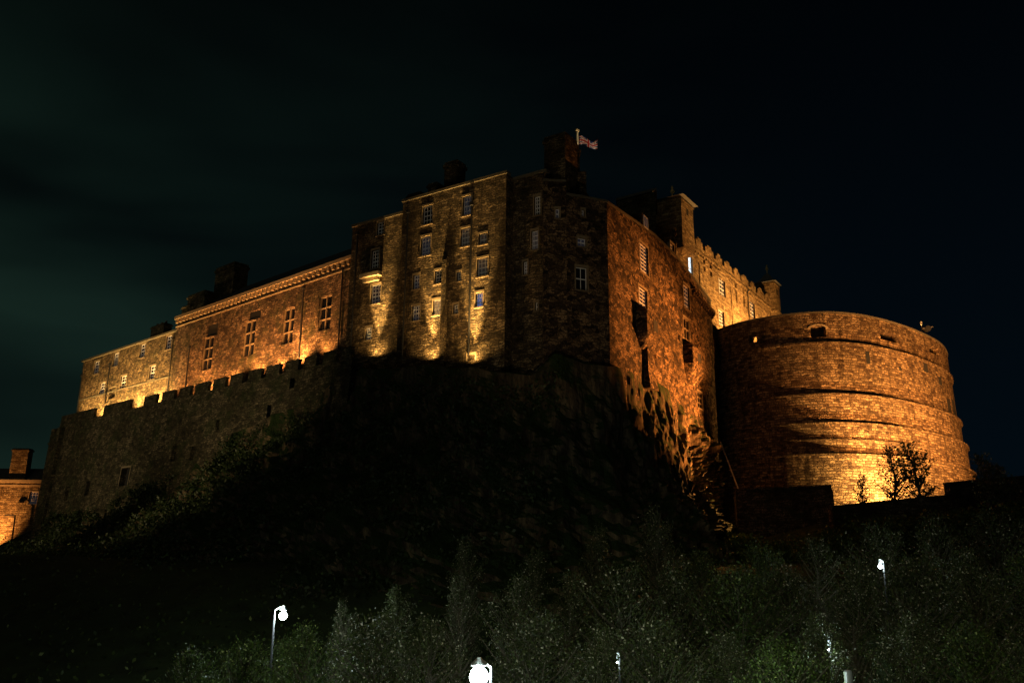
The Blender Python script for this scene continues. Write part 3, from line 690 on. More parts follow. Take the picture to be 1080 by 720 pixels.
# dark stack block behind the first turret
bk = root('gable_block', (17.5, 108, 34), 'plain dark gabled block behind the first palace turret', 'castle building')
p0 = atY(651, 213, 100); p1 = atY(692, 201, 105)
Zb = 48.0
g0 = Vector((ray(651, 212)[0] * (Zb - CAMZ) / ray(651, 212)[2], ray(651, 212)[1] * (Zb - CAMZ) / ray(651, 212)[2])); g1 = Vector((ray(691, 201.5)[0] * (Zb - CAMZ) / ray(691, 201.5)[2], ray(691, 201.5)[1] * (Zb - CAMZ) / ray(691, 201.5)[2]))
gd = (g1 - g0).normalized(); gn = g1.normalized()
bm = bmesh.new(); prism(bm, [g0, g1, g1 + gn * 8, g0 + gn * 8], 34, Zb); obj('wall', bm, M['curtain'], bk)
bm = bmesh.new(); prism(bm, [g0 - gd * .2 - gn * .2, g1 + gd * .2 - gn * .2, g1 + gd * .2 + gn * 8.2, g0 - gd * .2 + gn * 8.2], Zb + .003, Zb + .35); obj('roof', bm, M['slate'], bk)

# ---- half-round battery (D-shaped in plan)
k = 1.099
raw = [(27.0, 110.5), (28.3, 107), (30.8, 103.9), (34.5, 101.4), (38.7, 100.4), (43.0, 101.4), (47.9, 104.2), (53.8, 108.9), (60.2, 115.6), (65.0, 124.0), (67.0, 134.0), (64, 145), (56, 150)]
raw = [(a * k, b * k) for a, b in raw]
def catmull(P, n=6):
    o = []
    for i in range(len(P) - 1):
        p0, p1, p2, p3 = P[max(i - 1, 0)], P[i], P[i + 1], P[min(i + 2, len(P) - 1)]
        for j in range(n):
            t = j / n; o.append(tuple(.5 * ((2 * p1[c]) + (-p0[c] + p2[c]) * t + (2 * p0[c] - 5 * p1[c] + 4 * p2[c] - p3[c]) * t * t + (-p0[c] + 3 * p1[c] - 3 * p2[c] + p3[c]) * t ** 3) for c in (0, 1)))
    o.append(P[-1]); return o
dp = catmull(raw)
bat = root('round_battery', (45, 125, 8), 'huge drum-shaped stone battery with stepped ledges round it, brightly floodlit orange', 'castle battery')
TZ = [35.0, 30.9, 23.8, 19.9, 15.8, 6.0]
offs = [0.0, 0.15, 0.65, 1.15, 1.7]
tiers = []
for i in range(5):
    z1, z0 = TZ[i], TZ[i + 1]
    bt = 0.0 if i == 0 else 0.02
    tiers.append(Wall(dp, z0, z1, wf=(lambda z, z1=z1, o=offs[i], bt=bt: o + (z1 - z) * bt)))
par = tiers[0]
def emb(cx, cy, a, b, kind='slit', depth=.9): window(par, bat, cx, cy, a, b, kind, surround=False, depth=depth)
hs = par.rect(794, 357, 8, 8); par.holes.append((*hs, 1.3))
emb(863, 349.5, 16, 12); emb(937, 355.5, 17, 8); emb(985, 369, 9, 8)
bm = bmesh.new(); par.face(bm, .8); obj('parapet', bm, M['drum'], bat, uv=False); build_windows(par)
ip = Wall(dp, 31.2, 35.0, wf=lambda z: -1.3); ip.holes.append((*hs, .01))
bm = bmesh.new(); ip.face(bm, .8); obj('parapet', bm, M['drum'], bat, uv=False)
bm = bmesh.new(); us = [par.Ln * i / 90 for i in range(91)]
for a, b in zip(us, us[1:]): par.lb(bm, a, b, 35.0, 35.22, -1.35, .1)
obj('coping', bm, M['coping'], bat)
for i, T in enumerate(tiers[1:]):
    bm = bmesh.new(); T.face(bm, .8)
    obj('drum_tier', bm, M['drum'], bat, uv=False, smooth=False)
for zc, w1, th in ((30.9, .42, .3), (23.8, .95, .18), (19.9, 1.45, .18), (15.8, 2.0, .18)):
    B_ = Wall(dp, 0, 1); bm = bmesh.new()
    for a, b in zip(us, us[1:]): B_.lb(bm, a, b, zc - th, zc + .03, -.3, w1)
    bmesh.ops.remove_doubles(bm, verts=bm.verts, dist=.001)
    obj('ledge', bm, M['drum'], bat)
bm = bmesh.new()
for a, b in zip(us[:34], us[1:35]): B_.lb(bm, a, b, 17.6, 17.75, -.3, 1.5)
bmesh.ops.remove_doubles(bm, verts=bm.verts, dist=.001)
obj('ledge', bm, M['drum'], bat)
bm = bmesh.new(); v = [bm.verts.new((q[0], q[1], 31.5)) for q in dp]; bm.faces.new(v); obj('platform', bm, M['sill'], bat)
# arched head over the first big embrasure
ur, uz, za, zb = par.rect(863, 349.5, 16, 12)
bm = bmesh.new()
cu = (ur + uz) / 2; rr = (uz - ur) / 2
for j in range(10):
    a0, a1 = math.pi * j / 10, math.pi * (j + 1) / 10
    c = [par.P(cu + math.cos(a) * q, zb - .35 + math.sin(a) * q * .45, w_) for w_ in (.1, -.02) for a, q in ((a0, rr), (a0, rr + .35), (a1, rr + .35), (a1, rr))]
    hexa(bm, [c[0], c[1], c[2], c[3], c[4], c[5], c[6], c[7]])
obj('arch', bm, M['ashlar'], bat)
# stone water spouts and putlog openings on the drum
for x, y, a, b in [(914, 377, 4, 13), (975, 388, 4, 9), (990, 402, 3, 8), (999, 428, 3, 14), (1004, 430, 2.5, 14), (948, 389, 2.5, 4)]:
    try:
        T = tiers[1]; u0, u1, za, zb = T.rect(x, y, a, b)
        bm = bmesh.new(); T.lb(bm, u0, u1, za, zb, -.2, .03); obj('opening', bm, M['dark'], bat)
    except ValueError: pass
# small lantern on the rim
q = atY(972, 345, 122)
ln = root('rim_lantern', q - Vector((0, 0, .8)), 'small dark lantern post standing on the rim of the round battery', 'lantern')
bm = bmesh.new(); tube(bm, [q - Vector((0, 0, .8)), q + Vector((0, 0, .35))], .07, 8); obj('post', bm, M['iron'], ln)
bm = bmesh.new(); lathe(bm, q + Vector((0, 0, .3)), [(.08, 0), (.14, .1), (.16, .45), (.18, .5), (.04, .7)], 8); obj('lamp_housing', bm, M['galv'], ln)
cn = root('gun_carriage', q + Vector((.9, 0, -.6)), 'low dark gun on its carriage beside the lantern on the battery rim', 'cannon')
c = q + Vector((.9, 0, 0))
bm = bmesh.new(); tube(bm, [c + Vector((-.7, .3, -.1)), c + Vector((.1, 0, 0)), c + Vector((.7, -.2, .05))], [.2, .16, .12], 12); obj('barrel', bm, M['iron'], cn)
for s_ in (-1, 1):
    bm = bmesh.new(); cc = c + Vector((-.1 + .0, .35 * s_, -.25)); tube(bm, [cc + Vector((0, -.06, 0)), cc + Vector((0, .06, 0))], .42, 16); obj('wheel', bm, M['iron'], cn)

# ---- lower outworks in front of the battery
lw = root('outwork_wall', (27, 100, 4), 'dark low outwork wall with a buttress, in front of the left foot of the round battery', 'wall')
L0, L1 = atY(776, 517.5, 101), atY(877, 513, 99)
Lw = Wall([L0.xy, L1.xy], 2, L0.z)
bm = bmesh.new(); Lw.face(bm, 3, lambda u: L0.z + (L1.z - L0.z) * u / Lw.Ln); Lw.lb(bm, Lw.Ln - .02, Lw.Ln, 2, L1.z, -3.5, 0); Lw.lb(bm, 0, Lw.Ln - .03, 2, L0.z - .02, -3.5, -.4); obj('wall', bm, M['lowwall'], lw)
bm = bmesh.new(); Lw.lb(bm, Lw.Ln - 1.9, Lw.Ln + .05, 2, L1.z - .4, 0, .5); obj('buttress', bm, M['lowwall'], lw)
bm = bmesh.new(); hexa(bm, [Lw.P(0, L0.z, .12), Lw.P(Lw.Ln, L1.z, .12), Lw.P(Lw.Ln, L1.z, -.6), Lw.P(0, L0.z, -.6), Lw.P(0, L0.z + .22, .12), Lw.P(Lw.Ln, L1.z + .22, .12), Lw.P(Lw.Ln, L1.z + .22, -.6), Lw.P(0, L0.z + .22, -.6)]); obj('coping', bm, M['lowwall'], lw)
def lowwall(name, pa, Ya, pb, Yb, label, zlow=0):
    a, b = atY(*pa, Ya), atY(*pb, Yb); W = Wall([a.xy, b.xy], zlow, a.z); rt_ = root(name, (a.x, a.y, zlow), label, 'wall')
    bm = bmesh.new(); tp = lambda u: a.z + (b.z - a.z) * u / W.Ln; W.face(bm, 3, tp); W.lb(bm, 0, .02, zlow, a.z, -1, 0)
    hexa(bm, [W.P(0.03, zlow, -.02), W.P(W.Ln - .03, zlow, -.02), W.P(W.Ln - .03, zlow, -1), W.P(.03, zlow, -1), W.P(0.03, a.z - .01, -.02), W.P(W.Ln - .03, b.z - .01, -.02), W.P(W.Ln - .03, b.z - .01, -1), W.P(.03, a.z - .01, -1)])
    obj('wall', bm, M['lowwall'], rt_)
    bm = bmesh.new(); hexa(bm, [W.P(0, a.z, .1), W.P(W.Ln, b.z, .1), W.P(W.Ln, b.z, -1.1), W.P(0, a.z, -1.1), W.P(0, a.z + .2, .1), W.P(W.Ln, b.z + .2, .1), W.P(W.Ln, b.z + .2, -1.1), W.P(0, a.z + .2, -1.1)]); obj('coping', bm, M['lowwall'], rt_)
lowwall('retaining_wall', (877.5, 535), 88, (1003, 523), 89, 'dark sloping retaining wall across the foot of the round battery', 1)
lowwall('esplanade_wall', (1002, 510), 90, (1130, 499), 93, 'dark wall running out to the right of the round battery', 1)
# the leaning pipe in the cleft between range and battery
a, b = atY(760, 466, 112), atY(779, 516, 102)
bm = bmesh.new(); tube(bm, [a, b], .09, 8); obj('handrail_pipe', bm, M['galv'], label='thin pipe slanting down the dark cleft between the rock spur and the round battery', cat='pipe')

# ---- lit house at the far left
HY = 150.0
h0, h1 = atY(-60, 508, HY), atY(46.5, 509, HY)
hs_ = root('stone_house', (h1.x, HY, 2), 'small orange-lit stone house at the far left edge with a broad chimney', 'house')
Sw = Wall([h0.xy, h1.xy], -3, h0.z)
window(Sw, hs_, 35, 525, 9, 13, 'sash', 3, 4, True, 'dim')
window(Sw, hs_, -30, 530, 9, 14, 'sash', 3, 4, True, None)
cutwall(Sw, 'wall', M['palace'], hs_)
bm = bmesh.new(); Sw.lb(bm, 0, Sw.Ln - .03, -3, h0.z - .02, -4, -.4); Sw.lb(bm, Sw.Ln - .02, Sw.Ln, -3, h0.z, -1, 0); obj('wall', bm, M['palace'], hs_)
bm = bmesh.new(); Sw.lb(bm, 0, Sw.Ln + .2, h0.z, h0.z + .5, -.6, .25); Sw.lb(bm, 0, Sw.Ln + .1, h0.z - .6, h0.z - .35, -.02, .1); obj('cornice', bm, M['ashlar'], hs_)
bm = bmesh.new(); gable(bm, Sw, h0.z + .45, 2.2, -.3, -4, .1); obj('roof', bm, M['slate'], hs_)
chimney(Sw, hs_, 21.5, 472.5, 17, h0.z, -.2, 1.5, 0, 'palace', .25)
cb, ct = atY(11, 578, HY - 1.5), atY(16, 543, HY - 1.5)
lb_ = root('wall_lamp', cb, 'unlit dark lamp post with a side arm in front of the small lit house', 'street lamp')
bm = bmesh.new(); tube(bm, [(cb.x, cb.y, cb.z - 3), (cb.x, cb.y, ct.z - 1.2), (ct.x, ct.y, ct.z - .5), (ct.x, ct.y, ct.z)], .13, 8); obj('post', bm, M['iron'], lb_)
bm = bmesh.new(); tube(bm, [ct, ct + Vector((-1.2, 0, .05))], .1, 8); obj('arm', bm, M['iron'], lb_)
bm = bmesh.new(); c = ct + Vector((-1.2, 0, 0)); box(bm, c.x - .5, c.x + .2, c.y - .15, c.y + .15, c.z - .08, c.z + .14); obj('lamp_head', bm, M['iron'], lb_)
lowwall('yard_wall', (-20, 585), 144, (55, 550), 139, 'dark sloping yard wall below the small lit house', -4)

# ================================================================== rock
def on(W, x, y, w=-.3):
    u, z = W.hit(x, y); return W.P(u, z, w)
rock_top = [(on(Qw, 66, 552), nH, 16, 0), (on(Qw, 95, 545), nH, 16, 0), (on(Qw, 140, 528), nH, 16, 0), (on(Qw, 185, 508), nH, 17, 0), (on(Qw, 229, 492), nH, 18, .2), (on(Qw, 236, 478), nH, 19, .4), (on(Qw, 285, 452), nH, 20, .4),
            (on(Qw, 332, 436), nH, 21, .6), (on(Qw, 352, 418), nH, 22, .6), (on(Cw, 381, 387, .4), nD, 24, 1.5), (on(Cw, 395, 381), nD, 25, 2.6), (on(Cw, 425, 381), nD, 25, 2.8), (on(Dw, 455, 377), nD, 25, 2.8),
            (on(Dw, 470, 374), nD, 25, 2.4), (on(Dw, 490, 379), nD, 25, 2.2), (on(Dw, 515, 378), nD, 25, 2.4), (on(Dw, 535, 381), nD, 25, 2), (on(Ew, 565, 383), Vector((-.35, -.94)), 25, 1.6), (on(Bw, 585, 388), Vector((-.1, -1)), 25, 1.2),
            (on(Gw, 612, 396), Vector((.05, -1)), 25, 1), (on(Gw, 638, 402), Vector((.15, -.99)), 24, 1), (on(Fw, 655, 403), Vector((.3, -.95)), 22, .8), (on(Fw, 680, 408), Vector((.35, -.93)), 20, .8), (on(Fw, 692, 415), Vector((.35, -.93)), 17, .5),
            (on(Fw, 712, 428), Vector((.2, -.98)), 14, .5)]
tops, bots, led = [], [], []
for t, n_, d, l in rock_top:
    n2 = Vector(n_).normalized(); tops.append(t); bb = Vector((t.x + n2.x * d, t.y + n2.y * d)); bots.append(Vector((bb.x, bb.y, ground_z(bb.x, bb.y) - 1.0))); led.append((n2, l))
    t.z -= 1.3 if l > 1.4 else -1.3
# lit spur below the far end of the range
for (tx, ty), bpx, bY in [((722, 434), (716, 566), 99.5), ((738, 442), (742, 566), 99.0), ((751, 446), (764, 562), 102.5)]:
    tops.append(on(Fw, tx, ty)); bots.append(atY(*bpx, bY)); led.append((nF, .4))
tops.append(Vector((FE.x + .3, FE.y + 2, 20.0))); bots.append(atY(779, 566, 110)); led.append((nF, .2))
tops.append(Vector((FE.x + .5, FE.y + 12, 20.0))); bots.append(Vector((FE.x + 2.5, FE.y + 8, 3))); led.append((nF, .2))
def build_rock():
    bm = bmesh.new(); NS, NT = 420, 90; n = len(tops); grid = []
    acc = [0]
    for a, b in zip(tops, tops[1:]): acc.append(acc[-1] + max((b - a).length, 1.2))
    for i in range(NS + 1):
        s = acc[-1] * i / NS; j = 0
        while j < n - 2 and s > acc[j + 1]: j += 1
        f = (s - acc[j]) / (acc[j + 1] - acc[j]); f = min(max(f, 0), 1)
        T = tops[j].lerp(tops[j + 1], f); B = bots[j].lerp(bots[j + 1], f); l = led[j][1] * (1 - f) + led[j + 1][1] * f; n2 = led[j][0].lerp(led[j + 1][0], f)
        colm = []
        for k_ in range(NT + 1):
            t = k_ / NT
            if t < .04: q = T + Vector((n2.x, n2.y, 0)) * l * (t / .04); fade = t / .04 * .25
            else:
                tt = (t - .04) / .96; L0_ = T + Vector((n2.x, n2.y, 0)) * l
                hz = tt ** 1.7 * .9 + tt * .1; vz = 1 - (1 - tt) ** 1.25
                q = Vector((L0_.x + (B.x - L0_.x) * hz, L0_.y + (B.y - L0_.y) * hz, L0_.z + (B.z - L0_.z) * vz)); fade = .25 + .75 * min(1, tt * 5)
            o = Vector((q.x * .16, q.y * .16, q.z * .07)); d = noise.fractal(o, .9, 2.1, 4) * 2.2
            o2 = Vector((q.x * .33, q.y * .33, q.z * .15)); d += (abs(noise.fractal(o2, 1.0, 2.2, 4)) - .35) * 1.9
            d += (abs(noise.noise(Vector((q.x * 1.1, q.y * 1.1, q.z * .45)))) - .25) * .5
            if s > acc[n - 6]: d += (abs(noise.fractal(Vector((q.x * .9, q.y * .9, q.z * .38)), .8, 2.2, 5)) - .3) * 2.0 * sstep(acc[n - 6], acc[n - 5], s)
            g = Vector((q.x, q.y, q.z)) + (Vector((n2.x, n2.y, .25))) * d * fade
            colm.append(bm.verts.new(g))
        grid.append(colm)
    for a, b in zip(grid, grid[1:]):
        for k_ in range(NT): bm.faces.new((a[k_], a[k_ + 1], b[k_ + 1], b[k_]))
    bmesh.ops.recalc_face_normals(bm, faces=bm.faces)
    m, nn_, b = newmat('castle_rock'); b.inputs['Roughness'].default_value = .93; b.inputs['Specular IOR Level'].default_value = .2
    t = N(nn_, "ShaderNodeTexCoord"); mp_ = N(nn_, "ShaderNodeMapping"); mp_.inputs['Scale'].default_value = (1.3, 1.3, .22); L(nn_, t.outputs['Object'], mp_.inputs[0])
    z = N(nn_, "ShaderNodeTexNoise"); z.inputs['Scale'].default_value = .9; z.inputs['Detail'].default_value = 9; z.inputs['Roughness'].default_value = .7; L(nn_, mp_.outputs[0], z.inputs['Vector'])
    c = N(nn_, "ShaderNodeValToRGB"); L(nn_, z.outputs[0], c.inputs[0]); e = c.color_ramp.elements; e[0].position = .36; e[0].color = (.02, .015, .010, 1); e[1].position = .68; e[1].color = (.24, .17, .10, 1); q = e.new(.5); q.color = (.075, .055, .035, 1)
    g = N(nn_, "ShaderNodeNewGeometry"); sp_ = N(nn_, "ShaderNodeSeparateXYZ"); L(nn_, g.outputs['Normal'], sp_.inputs[0])
    z2 = N(nn_, "ShaderNodeTexNoise"); z2.inputs['Scale'].default_value = .35; z2.inputs['Detail'].default_value = 6; L(nn_, t.outputs['Object'], z2.inputs['Vector'])
    ma = N(nn_, "ShaderNodeMath"); ma.operation = 'MULTIPLY_ADD'; L(nn_, z2.outputs[0], ma.inputs[0]); ma.inputs[1].default_value = 1.6; L(nn_, sp_.outputs[2], ma.inputs[2])
    mr_ = N(nn_, "ShaderNodeMapRange"); L(nn_, ma.outputs[0], mr_.inputs[0]); mr_.inputs[1].default_value = .85; mr_.inputs[2].default_value = 1.15
    mx_ = N(nn_, "ShaderNodeMix"); mx_.data_type = 'RGBA'; L(nn_, mr_.outputs[0], mx_.inputs[0]); L(nn_, c.outputs[0], mx_.inputs[6]); mx_.inputs[7].default_value = (.022, .04, .010, 1)
    L(nn_, mx_.outputs[2], b.inputs['Base Color'])
    bp = N(nn_, "ShaderNodeBump"); bp.inputs['Distance'].default_value = .5; bp.inputs['Strength'].default_value = 1; L(nn_, z.outputs[0], bp.inputs['Height']); L(nn_, bp.outputs[0], b.inputs['Normal'])
    pts = [[v.co.copy() for v in c_] for c_ in grid]
    obj('cliff', bm, m, uv=False, kind='structure')
    return pts
rock_pts = build_rock()
# rock shelf under the castle, behind the cliff edge
bm = bmesh.new()
prism(bm, [AL + nH * 3.0, HL + nH * 3.0, H0 + nH * 3.0 + dH * 2, H0 - nH * 12, AL - nH * 12], 0, 22.0)
prism(bm, [K + inn * 1, F0 + Vector((-1, 1.0)), FE + iF * 1.0, FE + iF * 20, C0 + inn * 15, C0 + inn * 1.2], 0, 20.0)
obj('rock_shelf', bm, plain('rock_shelf_rock', (.08, .065, .045), .95, nscale=.5, namt=.5), kind='structure')

# ================================================================== vegetation
def leaf_mat(name, a, b_, pale, palef):
    m, n, b = newmat(name); b.inputs['Roughness'].default_value = .55
    g = N(n, "ShaderNodeNewGeometry"); c = N(n, "ShaderNodeValToRGB"); L(n, g.outputs['Random Per Island'], c.inputs[0])
    e = c.color_ramp.elements; e[0].color = (*a, 1); e[1].position = 1 - palef; e[1].color = (*b_, 1); q = e.new(min(.999, 1 - palef + .02)); q.color = (*pale, 1)
    L(n, c.outputs[0], b.inputs['Base Color'])
    tr = N(n, "ShaderNodeBsdfTranslucent"); L(n, c.outputs[0], tr.inputs[0]); ms = N(n, "ShaderNodeMixShader"); ms.inputs[0].default_value = .25
    o = n.nodes['Material Output']; L(n, b.outputs[0], ms.inputs[1]); L(n, tr.outputs[0], ms.inputs[2]); L(n, ms.outputs[0], o.inputs[0]); return m
ML = leaf_mat('leaves_silver', (.018, .028, .008), (.07, .09, .022), (.45, .42, .32), .07)
ML2 = leaf_mat('leaves_green', (.02, .036, .008), (.08, .125, .022), (.26, .30, .10), .06)
MC = leaf_mat('leaves_cliff', (.015, .03, .008), (.05, .075, .02), (.10, .10, .06), .05)
MB = plain('bark', (.09, .075, .055), .9, nscale=8)
def leaf(bm, c, s, rn):
    d = Vector((rn.gauss(0, 1), rn.gauss(0, 1), rn.gauss(0, .8))).normalized(); u = d.orthogonal().normalized(); u.rotate(Matrix.Rotation(rn.random() * 6.28, 3, d)); v = d.cross(u)
    a, b = u * s, v * s * .6
    vs = [bm.verts.new(c - a), bm.verts.new(c + b - a * .1), bm.verts.new(c + a), bm.verts.new(c - b - a * .1)]; bm.faces.new(vs)
def tree_mesh(seed, h, spread, nshoots, leaves, ls, base=0.12, spire=True):
    rn = random.Random(seed); tb = bmesh.new(); cb_ = bmesh.new()
    wob = [Vector((rn.uniform(-.1, .1) * i, rn.uniform(-.1, .1) * i, h * .86 * i / 5)) for i in range(6)]
    tube(tb, wob, [h * .020 * (1 - i / 6.5) + .02 for i in range(6)], 7)
    def at(t):
        t = min(max(t, 0), .999) * 5; i = int(t); return wob[i].lerp(wob[i + 1], t - i)
    for k_ in range(nshoots):
        t = base + (1 - base) * (rn.random() ** .8) * .98; o = at(t); an = rn.random() * 6.28
        wmax = spread * (math.sin(math.pi * min(1, (t * .86 + .1))) ** .8) * rn.uniform(.45, 1.05)
        rise = rn.uniform(.5, 1.3) * (1.2 if spire else .5) * (h * .12)
        e = o + Vector((math.cos(an) * wmax, math.sin(an) * wmax, rise + wmax * .4))
        mid = o.lerp(e, .5) + Vector((0, 0, -.08 * wmax))
        r0 = .012 * h * (1 - t) + .018
        tube(tb, [o, mid, e], [r0, r0 * .6, .008], 4, cap=False)
        ln = (e - o).length
        for j in range(int(leaves * (.5 + ln / spread))):
            q = rn.random() ** .6; c = (o.lerp(mid, q * 2) if q < .5 else mid.lerp(e, q * 2 - 1))
            sg = .10 * spread * (1.15 - q * .5)
            leaf(cb_, c + Vector((rn.gauss(0, sg), rn.gauss(0, sg), rn.gauss(0, sg * 1.3))), ls * rn.uniform(.6, 1.3), rn)
    top = at(1)
    for k_ in range(3):
        an = rn.random() * 6.28; e = top + Vector((math.cos(an) * .3, math.sin(an) * .3, h * rn.uniform(.08, .18))); tube(tb, [top, e], [.03, .006], 4, cap=False)
        for j in range(int(leaves * .8)): leaf(cb_, top.lerp(e, rn.random()) + Vector((rn.gauss(0, .12), rn.gauss(0, .12), rn.gauss(0, .1))), ls * rn.uniform(.6, 1.2), rn)
    tm = bpy.data.meshes.new('trunk'); tb.to_mesh(tm); tb.free(); cm = bpy.data.meshes.new('crown'); cb_.to_mesh(cm); cb_.free()
    return tm, cm
variants = []
for i, (h, s, ns, lv, ls) in enumerate([(10, 2.0, 110, 34, .11), (9, 2.6, 120, 36, .11), (11, 1.8, 120, 30, .10), (8, 3.0, 130, 36, .12), (7, 2.2, 100, 34, .10)]):
    variants.append((tree_mesh(100 + i, h, s, int(ns * 1.0), int(lv * 1.45), ls * .62), h))
sparse = tree_mesh(300, 6, 1.9, 60, 11, .12, .05), 6
def tree(x, y, H, v, label, mat, cat='tree', group=None, name='tree', tgt=None, rz=None):
    (tm, cm), h = v
    zg = ground_z(x, y) if tgt is None else tgt
    o = root(name, (x, y, zg - .1), label, cat, group); s = H / h / 1.0
    o.rotation_euler.z = rnd.random() * 6.28 if rz is None else rz
    for nm, me, mt_ in (('trunk', tm, MB), ('crown', cm, mat)):
        c = bpy.data.objects.new(nm, me); col.objects.link(c); c.parent = o; c.scale = (s * rnd.uniform(.95, 1.1), s * rnd.uniform(.95, 1.1), s)
        if not me.materials: me.materials.append(mt_)
        c.material_slots[0].link = 'OBJECT'; c.material_slots[0].material = mt_
# each tree: pixel column and row of its tip, distance, variant, leaf colour
rows = [
 ('nearest row', [(205, 672, 38, 4, 1), (262, 668, 36, 3, 1), (330, 650, 35, 1, 1), (398, 640, 37, 3, 0), (458, 645, 36, 1, 0), (565, 640, 36, 3, 0), (628, 655, 35, 1, 0), (690, 645, 36, 3, 0), (760, 660, 37, 1, 0), (825, 665, 34, 3, 1), (868, 640, 37, 0, 0), (950, 640, 36, 1, 0), (1018, 650, 35, 3, 1), (1082, 640, 37, 1, 0)]),
 ('middle row', [(300, 668, 50, 3, 1), (365, 625, 48, 2, 0), (425, 612, 47, 0, 0), (486, 598, 48, 2, 0), (540, 602, 47, 1, 0), (600, 596, 48, 0, 0), (655, 590, 47, 3, 0), (715, 585, 48, 1, 0), (775, 590, 47, 3, 1), (835, 588, 48, 1, 0), (895, 582, 47, 0, 0), (960, 580, 48, 3, 0), (1025, 575, 47, 1, 0), (1085, 570, 48, 3, 1)]),
 ('back row', [(492, 558, 58, 2, 0), (560, 574, 57, 0, 0), (630, 545, 58, 2, 0), (693, 524, 58, 2, 0), (740, 575, 59, 1, 1), (800, 570, 60, 3, 1), (860, 562, 61, 1, 0), (925, 548, 62, 3, 0), (990, 540, 61, 1, 0), (1045, 535, 62, 3, 0), (1095, 530, 61, 1, 0)]),
]
ordn = ['first', 'second', 'third', 'fourth', 'fifth', 'sixth', 'seventh', 'eighth', 'ninth', 'tenth', 'eleventh', 'twelfth', 'thirteenth', 'fourteenth']
for rn_, lst in rows:
    for i, (x, y, Y, v, c) in enumerate(lst):
        q = atY(x, y, Y); zg = ground_z(q.x, q.y); H = max(3.0, q.z - zg)
        lab = f"{'bushy green' if c else ('slender silver-leaved' if v in (0, 2) else 'broad silver-leaved')} tree, {ordn[i]} from the left in the {rn_} below the castle rock"
        tree(q.x, q.y, H * .95, variants[v], lab, ML2 if c else ML, 'tree', f'trees in the {rn_} of the park')
for x, y, Y, ht, lb in [(962, 466, 92, 8, 'thin sparse young tree silhouetted against the lit drum, the taller one'), (938, 470, 92.5, 7, 'thin sparse sapling silhouetted against the brightest patch of the drum'), (908, 500, 92, 4, 'smallest sparse sapling at the bright foot of the drum')]:
    q = atY(x, y, Y - 1.5); tree(q.x, q.y, ht, sparse, lb, ML2, 'tree', 'saplings in front of the lit drum', tgt=q.z - ht)
for x, y, lb in [(1036, 478, 'slender spire-shaped tree above the wall to the right of the drum'), (1048, 490, 'small spire-shaped tree close beside the slender one right of the drum')]:
    q = atY(x, y, 87); tree(q.x, q.y, 6.5, sparse, lb, ML, 'tree', 'spire trees beyond the drum', tgt=q.z - 6.5)
# bushes and ivy over the cliff: one mass nobody could count
def cliff_green():
    bm = bmesh.new(); rn = random.Random(5)
    NS = len(rock_pts)
    for k_ in range(34000):
        i = int(rn.random() * NS); j = int((rn.random() ** 1.5) * 88)
        pt = rock_pts[i][j]
        if i > NS * .64 or j < 9: continue
        if noise.noise(Vector((pt.x * .18, pt.y * .18, pt.z * .18))) < -.12: continue
        for q in range(3): leaf(bm, pt + Vector((rn.gauss(0, .35), rn.gauss(0, .35) - .2, abs(rn.gauss(0, .4)))), rn.uniform(.1, .24), rn)
    obj('undergrowth', bm, MC, uv=False, kind='stuff')
cliff_green()
def bank_green():
    bm = bmesh.new(); rn = random.Random(9)
    for k_ in range(22000):
        x = rn.uniform(-60, 62); y = rn.uniform(24, 96)
        if noise.noise(Vector((x * .2, y * .2, 3))) < -.1 and rn.random() < .7: continue
        z = ground_z(x, y) + abs(rn.gauss(0, .8)); leaf(bm, Vector((x, y, z)), rn.uniform(.08, .2), rn)
    obj('ground_cover', bm, ML2, uv=False, kind='stuff')
bank_green()
# shrubs on the slope under the drum
def bush_mesh(seed):
    bm = bmesh.new(); rn = random.Random(seed)
    lobes = [(Vector((rn.uniform(-1.2, 1.2), rn.uniform(-1, 1), rn.uniform(.6, 1.7))), rn.uniform(.5, .95)) for _ in range(9)]
    for k_ in range(2400):
        c, r_ = rn.choice(lobes); d = Vector((rn.gauss(0, 1), rn.gauss(0, 1), rn.gauss(0, 1))).normalized() * r_ * rn.uniform(.6, 1.15)
        if (c + d).z > 0: leaf(bm, c + d, rn.uniform(.07, .14), rn)
    me = bpy.data.meshes.new('crown'); bm.to_mesh(me); bm.free()
    bm = bmesh.new()
    for c, r_ in lobes: tube(bm, [(0, 0, -.2), (c.x * .4, c.y * .4, c.z * .5), c], [.06, .04, .01], 5, cap=False)
    t = bpy.data.meshes.new('stem'); bm.to_mesh(t); bm.free(); me.materials.append(ML2); t.materials.append(MB)
    return me, t
bushes = [bush_mesh(1), bush_mesh(2)]
for i, (x, y, Y, s) in enumerate([(795, 563, 85, 1.6), (830, 568, 84, 1.5), (868, 560, 84, 1.5), (905, 548, 84, 1.7), (940, 545, 83, 1.5), (975, 540, 84, 1.8), (1012, 536, 84, 1.7), (1048, 532, 84, 1.9), (1085, 528, 85, 1.8)]):
    q = atY(x, y, Y); o = root('shrub', q - Vector((0, 0, 2.2 * s)), f"leafy shrub, {ordn[i]} from the left in the line below the battery's outer walls", 'shrub', "shrubs below the battery's outer walls"); o.rotation_euler.z = i * 1.7; o.scale = (s, s, s)
    for nm, me in zip(('crown', 'stem'), bushes[i % 2]): c = bpy.data.objects.new(nm, me); col.objects.link(c); c.parent = o

